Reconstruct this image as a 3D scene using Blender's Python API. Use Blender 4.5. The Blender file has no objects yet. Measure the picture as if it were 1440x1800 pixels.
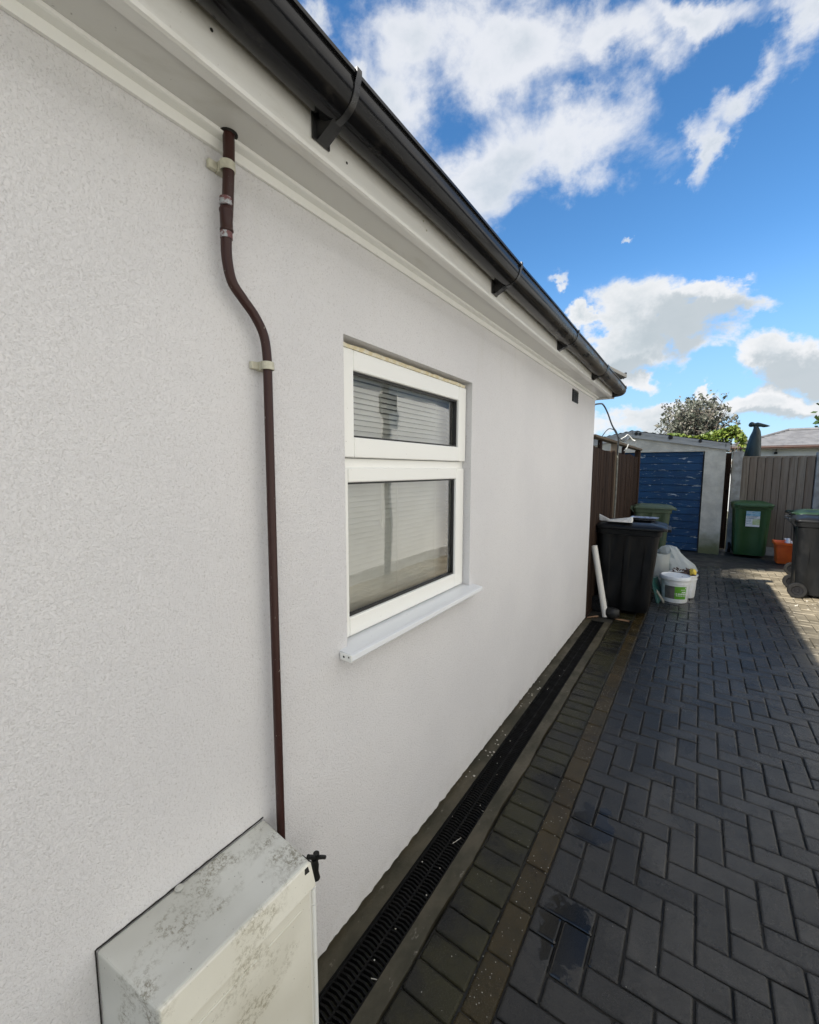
import bpy, bmesh, math, random
from mathutils import Vector, Matrix, noise as mnoise
R = math.radians
random.seed(7)
S = bpy.context.scene
COL = S.collection

# ------------------------------------------------------------------ camera
cam = bpy.data.cameras.new("camera")
cam.sensor_fit = 'HORIZONTAL'; cam.sensor_width = 36.0
cam.lens = 740 / 1440 * 36
cam.clip_start = 0.02; cam.clip_end = 3000
camo = bpy.data.objects.new("camera", cam); COL.objects.link(camo)
m3 = Matrix(((.82367067, -.05894207, .56399685), (.56706462, .08195856, -.81958558), (.0020837, .99489126, .10093082)))
camo.matrix_world = Matrix.Translation((.96, 0, 1.65)) @ m3.to_4x4()
S.camera = camo

# ------------------------------------------------------------------ node helper
class NT:
    def __init__(s, tree):
        s.t = tree; s.n = tree.nodes; s.l = tree.links
    def new(s, typ, **kw):
        n = s.n.new(typ)
        for k, v in kw.items(): setattr(n, k, v)
        return n
    def put(s, sock, v):
        if hasattr(v, 'node'): s.l.new(v, sock)
        elif v is not None:
            if isinstance(v, (tuple, list)) and len(v) == 3 and sock.type == 'RGBA': v = (*v, 1)
            sock.default_value = v
    def math(s, op, a, b=None, c=None, clamp=False):
        n = s.new('ShaderNodeMath', operation=op, use_clamp=clamp)
        s.put(n.inputs[0], a)
        if b is not None: s.put(n.inputs[1], b)
        if c is not None: s.put(n.inputs[2], c)
        return n.outputs[0]
    def vmath(s, op, a, b=None):
        n = s.new('ShaderNodeVectorMath', operation=op)
        s.put(n.inputs[0], a)
        if b is not None: s.put(n.inputs[1], b)
        return n.outputs['Value'] if op in ('LENGTH', 'DOT_PRODUCT', 'DISTANCE') else n.outputs[0]
    def noise(s, vec, scale, detail=4, rough=.5, dist=0, out='Fac'):
        n = s.new('ShaderNodeTexNoise')
        if vec is not None: s.put(n.inputs['Vector'], vec)
        s.put(n.inputs['Scale'], scale); s.put(n.inputs['Detail'], detail)
        s.put(n.inputs['Roughness'], rough); s.put(n.inputs['Distortion'], dist)
        return n.outputs[out]
    def ramp(s, fac, a, b, lo=0., hi=1., smooth=True):
        n = s.new('ShaderNodeMapRange', interpolation_type='SMOOTHSTEP' if smooth else 'LINEAR')
        s.put(n.inputs[0], fac); s.put(n.inputs[1], a); s.put(n.inputs[2], b); s.put(n.inputs[3], lo); s.put(n.inputs[4], hi)
        return n.outputs[0]
    def mix(s, fac, a, b, typ='MIX'):
        n = s.new('ShaderNodeMix', data_type='RGBA', blend_type=typ)
        s.put(n.inputs[0], fac); s.put(n.inputs[6], a); s.put(n.inputs[7], b)
        return n.outputs[2]
    def scale(s, vec, sc, loc=(0, 0, 0)):
        n = s.new('ShaderNodeMapping'); s.put(n.inputs[0], vec)
        n.inputs['Scale'].default_value = sc; n.inputs['Location'].default_value = loc
        return n.outputs[0]
    def bump(s, h, strength=.3, dist=.01, normal=None):
        n = s.new('ShaderNodeBump'); s.put(n.inputs['Height'], h)
        n.inputs['Strength'].default_value = strength; n.inputs['Distance'].default_value = dist
        if normal is not None: s.put(n.inputs['Normal'], normal)
        return n.outputs[0]

# ------------------------------------------------------------------ light
SUN = Vector((-.64, -1.18, 1.0)).normalized()
EL = math.asin(SUN.z); ROT = math.atan2(SUN.x, SUN.y)
sun = bpy.data.lights.new("sun", 'SUN'); sun.energy = 4.6; sun.angle = R(.53); sun.color = (1, .95, .87)
suno = bpy.data.objects.new("sun", sun); COL.objects.link(suno)
suno.rotation_euler = SUN.to_track_quat('Z', 'Y').to_euler()
S.view_settings.view_transform = 'Standard'; S.view_settings.look = 'None'
S.view_settings.exposure = 1.3; S.view_settings.gamma = 1

w = bpy.data.worlds.new("World"); S.world = w; w.use_nodes = True
w.node_tree.nodes.clear()
T = NT(w.node_tree)
sky = T.new('ShaderNodeTexSky', sky_type='NISHITA'); sky.sun_disc = False
sky.sun_elevation = EL; sky.sun_rotation = ROT; sky.air_density = 1.0; sky.dust_density = .15; sky.ozone_density = 2.5
tc = T.new('ShaderNodeTexCoord').outputs['Generated']
sep = T.new('ShaderNodeSeparateXYZ'); T.put(sep.inputs[0], tc)
az = T.math('ARCTAN2', sep.outputs[0], sep.outputs[1]); el = T.math('ARCSINE', sep.outputs[2])
cmb = T.new('ShaderNodeCombineXYZ'); T.put(cmb.inputs[0], az); T.put(cmb.inputs[1], el)
warp = T.vmath('SUBTRACT', T.noise(tc, 3.2, 9, .62, out='Color'), (.5, .5, .5))
warp = T.vmath('MULTIPLY', warp, (.42, .30, 0))
P = T.vmath('ADD', cmb.outputs[0], warp)
CL = [(-0.5440,0.7467,0.1788,0.0696,3.057),(-0.3873,0.6993,0.1870,0.0673,3.025),(-0.1908,0.6987,0.1399,0.0464,2.974),
(-0.2683,0.5934,0.1904,0.0587,3.039),(-0.4058,0.5634,0.1288,0.0675,-3.049),(-0.5798,0.6635,0.0990,0.0911,2.869),
(-0.0505,0.6884,0.1128,0.0267,2.791),(0.0948,0.6185,0.0612,0.0364,2.271),(0.0174,0.5805,0.0655,0.0300,3.129),
(-0.0249,0.5464,0.0514,0.0314,1.507),(-0.0945,0.2942,0.1222,0.0764,2.848),(0.0028,0.3053,0.0863,0.0404,3.039),
(-0.1638,0.2485,0.0792,0.0587,2.804),(-0.1396,0.1861,0.0617,0.0310,2.998),(0.1137,0.1859,0.0852,0.0474,3.060),
(-0.0652,0.1151,0.1380,0.0317,3.060),(0.0763,0.1145,0.1096,0.0328,3.026),(0.1580,0.1152,0.0595,0.0276,2.982),
(-0.0016,0.1463,0.0439,0.0187,3.006),(-0.7847,0.7620,0.0595,0.0288,-3.030),(-0.6662,0.6899,0.0492,0.0416,-3.051),
(-0.1262,0.4436,0.0145,0.0084,2.802),(-0.2982,0.3816,0.0305,0.0181,2.947),(-0.2436,0.3106,0.0341,0.0210,2.932),
(0.55,0.25,0.25,0.09,0.1),(0.45,0.75,0.22,0.22,0.3),(0.34,1.05,0.3,0.16,0.1),(0.30,0.55,0.09,0.16,0.2),(-0.2,1.0,0.35,0.09,0.1),(1.2,0.4,0.4,0.15,0),(-1.1,1.0,0.4,0.12,0),(1.9,0.7,0.5,0.2,0),(-2.4,0.35,0.5,0.12,0),(2.8,0.5,.5,.15,0)]  # clouds out of view, some added to whiten the paving's reflection
field = None
for (a, e, ra, re, rot) in CL:
    mp = T.new('ShaderNodeMapping', vector_type='TEXTURE')
    T.put(mp.inputs[0], P); mp.inputs['Location'].default_value = (a, e, 0)
    mp.inputs['Rotation'].default_value = (0, 0, rot); mp.inputs['Scale'].default_value = (ra, re, 1)
    f = T.math('SUBTRACT', 1.0, T.vmath('LENGTH', mp.outputs[0]))
    f = T.math('MAXIMUM', f, -1.6)
    field = f if field is None else T.math('SMOOTH_MAX', field, f, .35)
n1 = T.noise(T.scale(tc, (1, 1, 1.6)), 6, 15, .60, .25)
n2 = T.noise(T.scale(tc, (1, 1, 1.4), (3, 1, 2)), 3.4, 6, .55)
dens = T.math('ADD', field, T.math('MULTIPLY', T.math('SUBTRACT', n1, .5), 3.0))
low = T.ramp(el, .42, .35)
cov = T.mix(low, T.ramp(dens, -.20, .75), T.ramp(dens, -.02, .42))                       # the low cumulus are denser than the wisps overhead
cov = T.math('MULTIPLY', cov, T.math('ADD', .86, T.math('MULTIPLY', low, .14)))
thick = T.ramp(T.math('ADD', T.math('MULTIPLY', dens, .45), T.math('MULTIPLY', T.math('SUBTRACT', n2, .5), 1.6)), .10, .75)
ccol = T.mix(T.math('MULTIPLY', thick, .85), (4.45, 4.5, 4.6), (2.75, 3.1, 3.35))
# unseen bright cloud added to the right and behind, filling the shade with light
shd = None
for (a, e, ra, re) in ((-.085, .262, .13, .050), (-.02, .285, .10, .030), (.115, .160, .10, .034), (-.06, .092, .16, .022), (.09, .090, .13, .022), (-.16, .21, .07, .03)):
    mp = T.new('ShaderNodeMapping', vector_type='TEXTURE'); T.put(mp.inputs[0], P); mp.inputs['Location'].default_value = (a, e, 0); mp.inputs['Scale'].default_value = (ra, re, 1)
    f = T.math('SUBTRACT', 1.0, T.vmath('LENGTH', mp.outputs[0]), clamp=True)
    shd = f if shd is None else T.math('MAXIMUM', shd, f)
ccol = T.mix(T.math('MULTIPLY', T.ramp(T.math('ADD', shd, T.math('MULTIPLY', T.math('SUBTRACT', n1, .5), .5)), .0, .55), T.math('MULTIPLY', low, .8)), ccol, (2.35, 2.7, 2.95))
bank = T.math('MULTIPLY', T.math('MULTIPLY', T.ramp(az, .40, .75), T.ramp(az, 2.9, 2.5)), T.math('MULTIPLY', T.ramp(el, .02, .15), T.ramp(el, 1.45, 1.1)))
ccol = T.mix(bank, ccol, (7.6, 7.4, 7.1))
cov = T.math('MAXIMUM', cov, T.math('MULTIPLY', bank, T.ramp(T.math('ADD', n1, T.math('MULTIPLY', n2, .5)), .45, .75, .55, 1.0)))
hs = T.new('ShaderNodeHueSaturation'); hs.inputs['Saturation'].default_value = 1.25; hs.inputs['Value'].default_value = 1.0
T.put(hs.inputs['Color'], sky.outputs[0])
skyc = T.mix(T.math('MULTIPLY', T.ramp(el, .42, .04), .75), hs.outputs[0], (1.65, 2.8, 4.4))
bg = T.new('ShaderNodeBackground'); T.put(bg.inputs[0], T.mix(cov, skyc, ccol)); bg.inputs[1].default_value = .085
T.l.new(bg.outputs[0], T.new('ShaderNodeOutputWorld').inputs[0])

# ------------------------------------------------------------------ materials
def newmat(name):
    m = bpy.data.materials.new(name); m.use_nodes = True; m.node_tree.nodes.clear()
    T = NT(m.node_tree)
    b = T.new('ShaderNodeBsdfPrincipled'); o = T.new('ShaderNodeOutputMaterial'); T.l.new(b.outputs[0], o.inputs[0])
    c = T.new('ShaderNodeTexCoord').outputs['Object']
    return m, T, b, c

def mat(name, c1, c2=None, scale=8, rough=.6, rough2=None, bump=0, bscale=60, metal=0, spec=.5, stretch=(1, 1, 1), c3=None, c3s=30, c3t=(.62, .70), bdist=.004, lohi=(.35, .65), detail=5):
    m, T, b, c = newmat(name)
    v = T.scale(c, stretch) if stretch != (1, 1, 1) else c
    n = T.noise(v, scale, detail, .6)
    f = T.ramp(n, *lohi)
    colr = T.mix(f, c1, c2) if c2 else None
    if c3: colr = T.mix(T.ramp(T.noise(v, c3s, 6, .65, .3), *c3t), colr if colr is not None else c1, c3)
    T.put(b.inputs['Base Color'], colr if colr is not None else c1)
    T.put(b.inputs['Roughness'], T.math('ADD', rough, T.math('MULTIPLY', f, (rough2 - rough))) if rough2 is not None else rough)
    b.inputs['Metallic'].default_value = metal; b.inputs['Specular IOR Level'].default_value = spec
    if bump: T.put(b.inputs['Normal'], T.bump(T.noise(v, bscale, 5, .6), bump, bdist))
    return m

MT = {}
# scratched masonry render, pale grey white
m, T, b, c = newmat('wall_render')
big = T.noise(c, 1.3, 4, .6); worm = T.noise(T.scale(c, (1, 1, .8)), 215, 3, .6, 1.0); fine = T.noise(c, 420, 3, .6)
sp = T.ramp(T.math('ADD', worm, T.math('MULTIPLY', T.math('SUBTRACT', fine, .5), .35)), .31, .45); base = T.mix(T.ramp(big, .3, .7), (.695, .685, .688), (.745, .733, .730))
sep_ = T.new('ShaderNodeSeparateXYZ'); T.put(sep_.inputs[0], c)
drip = T.ramp(T.noise(T.scale(c, (1, 9, .9)), 1.2, 5, .6), .55, .8)
base = T.mix(T.math('MULTIPLY', T.math('MULTIPLY', drip, T.ramp(sep_.outputs[2], 1.9, 2.4)), .5), base, (.60, .585, .53))
splash = T.math('MULTIPLY', T.ramp(sep_.outputs[2], .22, .0), T.ramp(T.noise(c, 9, 6, .7), .35, .7))
base = T.mix(T.math('MULTIPLY', splash, .28), base, (.47, .45, .40))
T.put(b.inputs['Base Color'], T.mix(sp, (.585, .572, .565), base))
b.inputs['Roughness'].default_value = .92; b.inputs['Specular IOR Level'].default_value = .25
h = T.math('ADD', T.math('MULTIPLY', T.ramp(worm, .28, .6), 1.0), T.math('MULTIPLY', fine, .5))
T.put(b.inputs['Normal'], T.bump(h, .50, .0035))
MT['render'] = m
MT['end_render'] = mat('pebbledash', (.42, .39, .34), (.55, .52, .46), 6, .95, bump=.8, bscale=180)
# white plastic trim with dirt
def plastic(name, c1, dirt, amt=(.60, .78), rough=.3, s=(1, 1, 1), sc=5):
    m, T, b, c = newmat(name)
    v = T.scale(c, s)
    d = T.ramp(T.noise(v, sc, 8, .68, .4), *amt)
    sm = T.ramp(T.noise(T.scale(c, (1, 1, 1)), 95, 3, .6), .70, .76)
    cc = T.mix(T.math('MULTIPLY', d, .65), c1, dirt); cc = T.mix(T.math('MULTIPLY', sm, .6), cc, tuple(x * .45 for x in dirt))
    T.put(b.inputs['Base Color'], cc)
    T.put(b.inputs['Roughness'], T.math('ADD', rough, T.math('MULTIPLY', d, .35)))
    T.put(b.inputs['Normal'], T.bump(T.noise(c, 14, 3), .06, .004))
    return m
MT['upvc'] = plastic('white_plastic', (.84, .84, .80), (.50, .47, .38), (.62, .85))
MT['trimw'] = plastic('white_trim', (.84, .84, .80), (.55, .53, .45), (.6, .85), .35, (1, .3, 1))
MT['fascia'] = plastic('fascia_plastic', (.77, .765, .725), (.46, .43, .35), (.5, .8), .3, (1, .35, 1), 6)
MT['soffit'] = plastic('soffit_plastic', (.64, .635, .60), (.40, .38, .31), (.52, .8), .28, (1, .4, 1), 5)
def grimy(name, c1, c2, grime, lo, amt):
    m, T, b, c = newmat(name)
    v = T.scale(c, (1.6, .8, 1))
    n = T.math('ADD', T.math('MULTIPLY', T.noise(v, 9, 9, .66, .25), .75), T.math('MULTIPLY', T.noise(T.scale(c, (2.5, 1, 1)), 36, 7, .66), .25))
    d = T.math('MULTIPLY', T.ramp(T.noise(v, 8, 3, .5), .42, .62), T.ramp(T.noise(c, 95, 6, .85), .44, .60))
    d = T.math('MAXIMUM', d, T.math('MULTIPLY', T.ramp(T.noise(v, 3.5, 2, .5), .4, .7), .40)); cc = T.mix(T.ramp(T.noise(c, 4, 4), .3, .7), c1, c2)
    cc = T.mix(T.math('MULTIPLY', d, amt), cc, grime)
    sp = T.ramp(T.noise(c, 120, 3, .6), .69, .73); cc = T.mix(T.math('MULTIPLY', sp, .7), cc, (.06, .055, .04))
    sc = T.ramp(T.noise(T.scale(c, (3, 1, 3)), 60, 4, .7, 1.5), .70, .74); cc = T.mix(T.math('MULTIPLY', sc, .6), cc, tuple(x * .4 for x in grime))
    T.put(b.inputs['Base Color'], cc); T.put(b.inputs['Roughness'], T.math('ADD', .38, T.math('MULTIPLY', d, .4)))
    T.put(b.inputs['Normal'], T.bump(T.noise(c, 90, 5, .7), .12, .002)); return m
MT['boxp'] = grimy('meter_box_plastic', (.80, .78, .68), (.72, .70, .60), (.32, .29, .20), .50, .85)
MT['boxtop'] = grimy('meter_box_top', (.64, .64, .59), (.54, .54, .49), (.19, .17, .12), .45, .88)
MT['sill'] = plastic('sill_plastic', (.72, .74, .76), (.45, .45, .42), (.62, .85), .25)
MT['seal'] = mat('old_sealant', (.72, .62, .38), (.80, .76, .62), 40, .8, bump=.5, bscale=90)
MT['gasket'] = mat('black_gasket', (.012, .012, .012), None, rough=.45)
MT['slot'] = mat('dark_gap', (.02, .018, .015), None, rough=.9)
# gutter: black at the near end, dusty towards the far end
m, T, b, c = newmat('gutter_plastic')
sep_ = T.new('ShaderNodeSeparateXYZ'); T.put(sep_.inputs[0], c)
d = T.math('MULTIPLY', T.ramp(sep_.outputs[1], 1.2, 4.2), T.ramp(T.noise(T.scale(c, (1, .35, 1)), 16, 7, .65), .25, .62))
d = T.math('MAXIMUM', d, T.math('MULTIPLY', T.ramp(T.noise(T.scale(c, (1, .5, 1)), 22, 8, .7), .55, .8), .35))
T.put(b.inputs['Base Color'], T.mix(d, (.007, .007, .0075), (.085, .075, .06)))
T.put(b.inputs['Roughness'], T.math('ADD', .13, T.math('MULTIPLY', d, .45))); b.inputs['Specular IOR Level'].default_value = .20
T.put(b.inputs['Normal'], T.bump(T.noise(T.scale(c, (1, .3, 1)), 12, 3), .12, .003))
MT['gutter'] = m
MT['bracket'] = mat('bracket_plastic', (.010, .010, .011), (.03, .03, .03), 12, .22, .4)
MT['blue_film'] = mat('blue_film_edge', (.05, .12, .28), None, rough=.4)
# chipped maroon pipe paint
m, T, b, c = newmat('maroon_paint')
sep_ = T.new('ShaderNodeSeparateXYZ'); T.put(sep_.inputs[0], c)
hue = T.mix(T.ramp(sep_.outputs[2], 1.75, 2.2), (.040, .016, .013), (.24, .014, .014))
hue = T.mix(T.ramp(sep_.outputs[2], 2.345, 2.36), hue, (.075, .04, .03))
chip = T.ramp(T.noise(T.scale(c, (1, 1, .45)), 85, 5, .7, .5), .66, .69)
zone = T.ramp(T.noise(c, 7, 2), .42, .62)
band = T.math('MAXIMUM', zone, T.math('MULTIPLY', T.ramp(sep_.outputs[2], 2.20, 2.215), T.ramp(sep_.outputs[2], 2.285, 2.27)))
T.put(b.inputs['Base Color'], T.mix(T.math('MULTIPLY', chip, band), hue, (.55, .52, .45)))
b.inputs['Roughness'].default_value = .36; b.inputs['Specular IOR Level'].default_value = .3
T.put(b.inputs['Normal'], T.bump(T.noise(c, 60, 4), .25, .002))
MT['pipe'] = m
MT['smear'] = mat('grey_solder_smear', (.38, .40, .41), (.14, .05, .05), 55, .45, bump=.8, bscale=120, lohi=(.42, .55))
MT['clip'] = mat('cream_clip', (.62, .60, .48), (.44, .42, .33), 30, .6, bump=.3, bscale=80)
MT['black_pl'] = mat('black_plastic', (.008, .008, .008), (.016, .016, .015), 20, .32, .5, spec=.35)
# glass
m = bpy.data.materials.new('window_glass'); m.use_nodes = True; m.node_tree.nodes.clear(); T = NT(m.node_tree)
fr = T.new('ShaderNodeFresnel'); fr.inputs[0].default_value = 1.52
tr = T.new('ShaderNodeBsdfTransparent'); tr.inputs[0].default_value = (.93, .95, .94, 1)
gl = T.new('ShaderNodeBsdfGlossy'); gl.inputs[1].default_value = 0.0
T.put(gl.inputs['Normal'], T.bump(T.noise(T.new('ShaderNodeTexCoord').outputs['Object'], 3.2, 2), .05, .02))
mx = T.new('ShaderNodeMixShader'); T.put(mx.inputs[0], T.math('MULTIPLY', fr.outputs[0], 3.4, clamp=True))
T.l.new(tr.outputs[0], mx.inputs[1]); T.l.new(gl.outputs[0], mx.inputs[2]); T.l.new(mx.outputs[0], T.new('ShaderNodeOutputMaterial').inputs[0])
MT['glass'] = m
MT['blind'] = mat('blind_slats', (.90, .90, .85), (.88, .88, .83), 5, .5)
MT['room'] = mat('room_wall', (.60, .58, .52), (.50, .48, .42), 3, .9)

# pavers: per block tint held in a colour attribute, wetness in world space
def paver(name, base, alt, moss=0.0):
    m, T, b, c = newmat(name)
    at = T.new('ShaderNodeVertexColor', layer_name='tint'); s = T.new('ShaderNodeSeparateColor'); T.put(s.inputs[0], at.outputs[0])
    g = T.noise(c, 240, 5, .75); sx = T.new('ShaderNodeSeparateXYZ'); T.put(sx.inputs[0], c)
    cc = T.mix(s.outputs[0], base, alt)
    cc = T.mix(T.math('MULTIPLY', T.ramp(g, .35, .75), .55), cc, tuple(x * 2.1 for x in alt))
    gr = T.ramp(T.noise(c, 380, 2, .5), .69, .75); cc = T.mix(T.math('MULTIPLY', gr, .6), cc, (.26, .25, .22))
    scuff = T.ramp(T.noise(T.scale(c, (1, 1.6, 1)), 13, 9, .75, .6), .56, .74)
    cc = T.mix(T.math('MULTIPLY', scuff, .45), cc, (.085, .083, .074))
    blot = T.ramp(T.noise(c, 4.2, 8, .7, .5), .42, .66)
    cc = T.mix(T.math('MULTIPLY', blot, .6), cc, tuple(x * .42 for x in base))
    dry_sunlit_n = T.math('ADD', T.math('ADD', T.ramp(sx.outputs[0], 1.3, 2.2), T.math('MULTIPLY', T.ramp(sx.outputs[1], 6.0, 9.0), .5)), T.math('MULTIPLY', T.math('SUBTRACT', T.noise(c, 1.1, 5, .6), .5), 1.3))
    dry_sunlit = T.ramp(dry_sunlit_n, .45, 1.25)
    cc = T.mix(T.math('MULTIPLY', dry_sunlit, .85), cc, T.mix(s.outputs[0], (.19, .160, .108), (.31, .265, .185)))  # drier side of the drive, with the sun patch's brightness painted in
    reflect_dark = T.ramp(T.math('ADD', T.ramp(sx.outputs[0], 1.15, .60), T.math('MULTIPLY', T.math('SUBTRACT', T.noise(T.scale(c, (1, .6, 1)), 2.6, 8, .68, .4), .5), 2.2)), .30, .75)  # dark wall reflection painted into the colour towards the house, slightly glossier
    cc = T.mix(T.math('MULTIPLY', reflect_dark, .15 if name.startswith('brown') else .60), cc, (.006, .0055, .004))
    if moss: cc = T.mix(T.math('MULTIPLY', T.ramp(T.noise(c, 3, 6, .65), .36, .60), moss), cc, (.034, .031, .010))
    # standing water: ragged near-black glossy patches, mostly along the low house side
    spot = None
    for (px, py, pr) in ((.64, 1.97, .13), (.66, 1.42, .13)):
        q = T.math('SUBTRACT', 1.0, T.math('DIVIDE', T.vmath('LENGTH', T.vmath('MULTIPLY', T.vmath('SUBTRACT', c, (px, py, 0)), (1, .62, 0))), pr), clamp=True)
        spot = q if spot is None else T.math('MAXIMUM', spot, q)
    pn = T.math('MULTIPLY', T.ramp(spot, 0, .25), T.math('ADD', T.math('ADD', spot, T.math('MULTIPLY', s.outputs[1], .15)), T.math('MULTIPLY', T.math('SUBTRACT', T.noise(c, 14, 9, .7, .5), .5), 1.5)))
    pud = T.ramp(pn, .36, .50)
    cc = T.mix(T.math('MULTIPLY', pud, .75), cc, (.007, .0065, .005))
    T.put(b.inputs['Base Color'], cc)
    wet = T.ramp(T.math('ADD', T.noise(T.scale(c, (1, .75, 1)), 2.3, 9, .66, .3), T.math('MULTIPLY', s.outputs[1], .06)), .47, .53)
    rg = T.math('SUBTRACT', .30, T.math('MULTIPLY', wet, .15))
    rg = T.math('SUBTRACT', rg, T.math('MULTIPLY', reflect_dark, .04))
    rg = T.math('ADD', rg, T.math('MULTIPLY', dry_sunlit, .30)); rg = T.math('ADD', rg, T.math('MULTIPLY', T.math('SUBTRACT', g, .5), .2))
    rg = T.math('MULTIPLY', rg, T.math('SUBTRACT', 1.0, T.math('MULTIPLY', pud, .50)))
    T.put(b.inputs['Roughness'], rg)
    b.inputs['Specular IOR Level'].default_value = .50 if name.startswith('char') else .30
    hgt = T.math('ADD', T.noise(c, 170, 7, .75), T.math('MULTIPLY', T.noise(c, 22, 6, .65), 1.1))
    bp = T.new('ShaderNodeBump'); T.put(bp.inputs['Height'], hgt); bp.inputs['Distance'].default_value = .0030
    T.put(bp.inputs['Strength'], T.math('SUBTRACT', .95, T.math('MULTIPLY', pud, .85)))
    T.put(b.inputs['Normal'], bp.outputs[0])
    return m
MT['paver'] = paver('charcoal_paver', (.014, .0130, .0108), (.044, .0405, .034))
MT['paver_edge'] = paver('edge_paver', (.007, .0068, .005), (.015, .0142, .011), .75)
# brown paver with pale grit
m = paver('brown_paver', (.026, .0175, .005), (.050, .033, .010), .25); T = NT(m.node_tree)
MT['paver_brown'] = m
MT['puddle'] = None
MT['sand'] = mat('jointing_sand', (.010, .009, .007), (.030, .027, .021), 30, .6, .9, bump=.7, bscale=200)
MT['haunch'] = mat('mossy_concrete', (.070, .058, .034), (.032, .029, .015), 5, .42, .75, bump=.7, bscale=70, c3=(.17, .155, .12), c3s=22, stretch=(1, .6, 1))
MT['apron'] = mat('dark_concrete', (.040, .036, .026), (.022, .021, .016), 3, .45, .8, bump=.5, bscale=60)
MT['soil'] = mat('dry_ground', (.10, .09, .06), (.06, .07, .03), 1.2, .95, bump=.5, bscale=8)
MT['grate'] = mat('grate_plastic', (.003, .003, .003), (.007, .0065, .006), 18, .5, .8, spec=.18)
MT['chips'] = mat('paint_chips', (.62, .60, .54), (.35, .32, .26), 60, .8)
MT['leafdry'] = mat('dry_leaf', (.22, .12, .06), (.30, .18, .10), 40, .6)
def wood(name, c1, c2, c3, stretch=(14, 14, .8), sc=2.4, rough=.8, bump=.5):
    m, T, b, c = newmat(name); v = T.scale(c, stretch)
    g = T.noise(v, sc, 9, .68, .6); at = T.new('ShaderNodeVertexColor', layer_name='tint'); s = T.new('ShaderNodeSeparateColor'); T.put(s.inputs[0], at.outputs[0])
    cc = T.mix(T.ramp(g, .3, .7), c1, c2); cc = T.mix(T.math('MULTIPLY', s.outputs[0], .6), cc, c3)
    kn = T.ramp(T.noise(T.scale(c, (5, 5, 2)), 1.7, 3), .70, .76); cc = T.mix(kn, cc, tuple(x * .4 for x in c1))
    T.put(b.inputs['Base Color'], cc); b.inputs['Roughness'].default_value = rough; b.inputs['Specular IOR Level'].default_value = .2
    T.put(b.inputs['Normal'], T.bump(g, bump, .004)); return m
MT['fence_dark'] = wood('dark_fence_wood', (.022, .011, .006), (.070, .042, .026), (.012, .006, .004))
MT['fence_grey'] = wood('grey_fence_wood', (.20, .155, .11), (.33, .27, .20), (.21, .15, .105))
MT['rail_wood'] = wood('rail_wood', (.09, .065, .045), (.19, .15, .10), (.06, .045, .03), (14, .8, 14))
MT['barge'] = wood('weathered_board', (.32, .31, .28), (.50, .48, .43), (.24, .23, .21), (.8, 14, 14))
# garage door: blue paint, flaked
m, T, b, c = newmat('flaked_blue_paint')
fl = T.ramp(T.noise(T.scale(c, (2.2, 1, 9)), 2.1, 9, .68, .5), .60, .64)
fl2 = T.ramp(T.noise(T.scale(c, (6, 1, 30)), 2.1, 6, .7), .66, .70)
cc = T.mix(T.ramp(T.noise(c, 3, 5), .3, .7), (.003, .030, .078), (.005, .044, .110))
cc = T.mix(T.ramp(T.noise(T.scale(c, (1, 1, 4)), 5, 6, .7), .5, .8, 0, .55), cc, (.03, .085, .085))
cc = T.mix(T.math('MAXIMUM', T.math('MULTIPLY', fl, .8), fl2), cc, (.38, .42, .42))
T.put(b.inputs['Base Color'], cc); b.inputs['Roughness'].default_value = .5; b.inputs['Specular IOR Level'].default_value = .3
T.put(b.inputs['Normal'], T.bump(T.noise(T.scale(c, (3, 1, 20)), 6, 6), .4, .004)); MT['gdoor'] = m
# garage concrete, mossy at the foot
m, T, b, c = newmat('garage_concrete')
sep_ = T.new('ShaderNodeSeparateXYZ'); T.put(sep_.inputs[0], c)
cc = T.mix(T.ramp(T.noise(c, 4, 8, .65), .3, .7), (.62, .57, .46), (.44, .40, .32))
cc = T.mix(T.ramp(T.noise(c, 18, 6, .7), .62, .70), cc, (.62, .60, .55))
ms = T.math('MULTIPLY', T.ramp(T.math('ADD', sep_.outputs[2], T.math('MULTIPLY', T.noise(c, 6, 5), .35)), .75, .2), .9)
cc = T.mix(ms, cc, (.09, .095, .02)); T.put(b.inputs['Base Color'], cc); b.inputs['Roughness'].default_value = .9
T.put(b.inputs['Normal'], T.bump(T.noise(c, 40, 7, .7), .8, .01)); MT['gconc'] = m
MT['post_conc'] = mat('concrete_post', (.42, .41, .38), (.28, .27, .24), 6, .9, bump=.5, bscale=50)
MT['roof_sheet'] = mat('cement_roof_sheet', (.16, .155, .145), (.10, .10, .085), 3, .9, bump=.4, bscale=30)
def binp(name, c1, c2, r=.34):
    m, T, b, c = newmat(name); d = T.ramp(T.noise(T.scale(c, (1, 1, .6)), 7, 7, .65), .42, .75)
    spk = T.ramp(T.noise(c, 70, 3, .6), .70, .74)
    T.put(b.inputs['Base Color'], T.mix(T.math('MULTIPLY', spk, .35), T.mix(d, c1, c2), tuple(min(1, x * 3 + .06) for x in c2)))
    T.put(b.inputs['Roughness'], T.math('ADD', r, T.math('MULTIPLY', d, .22)))
    b.inputs['Specular IOR Level'].default_value = .5 if 'green' in name else .22
    T.put(b.inputs['Normal'], T.bump(T.noise(c, 160, 3), .12, .002)); return m
MT['bin_black'] = binp('black_bin_plastic', (.005, .0055, .006), (.009, .009, .009), .3)
MT['bin_green'] = binp('green_bin_plastic', (.024, .075, .020), (.034, .088, .028), .4)
MT['bin_dgreen'] = binp('dark_green_lid_plastic', (.012, .035, .015), (.02, .045, .022), .4)
MT['bin_sage'] = binp('faded_green_plastic', (.060, .090, .048), (.085, .115, .065), .45)
MT['tyre'] = mat('wheel_rubber', (.007, .007, .007), (.012, .0115, .011), 20, .55, spec=.25)
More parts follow.
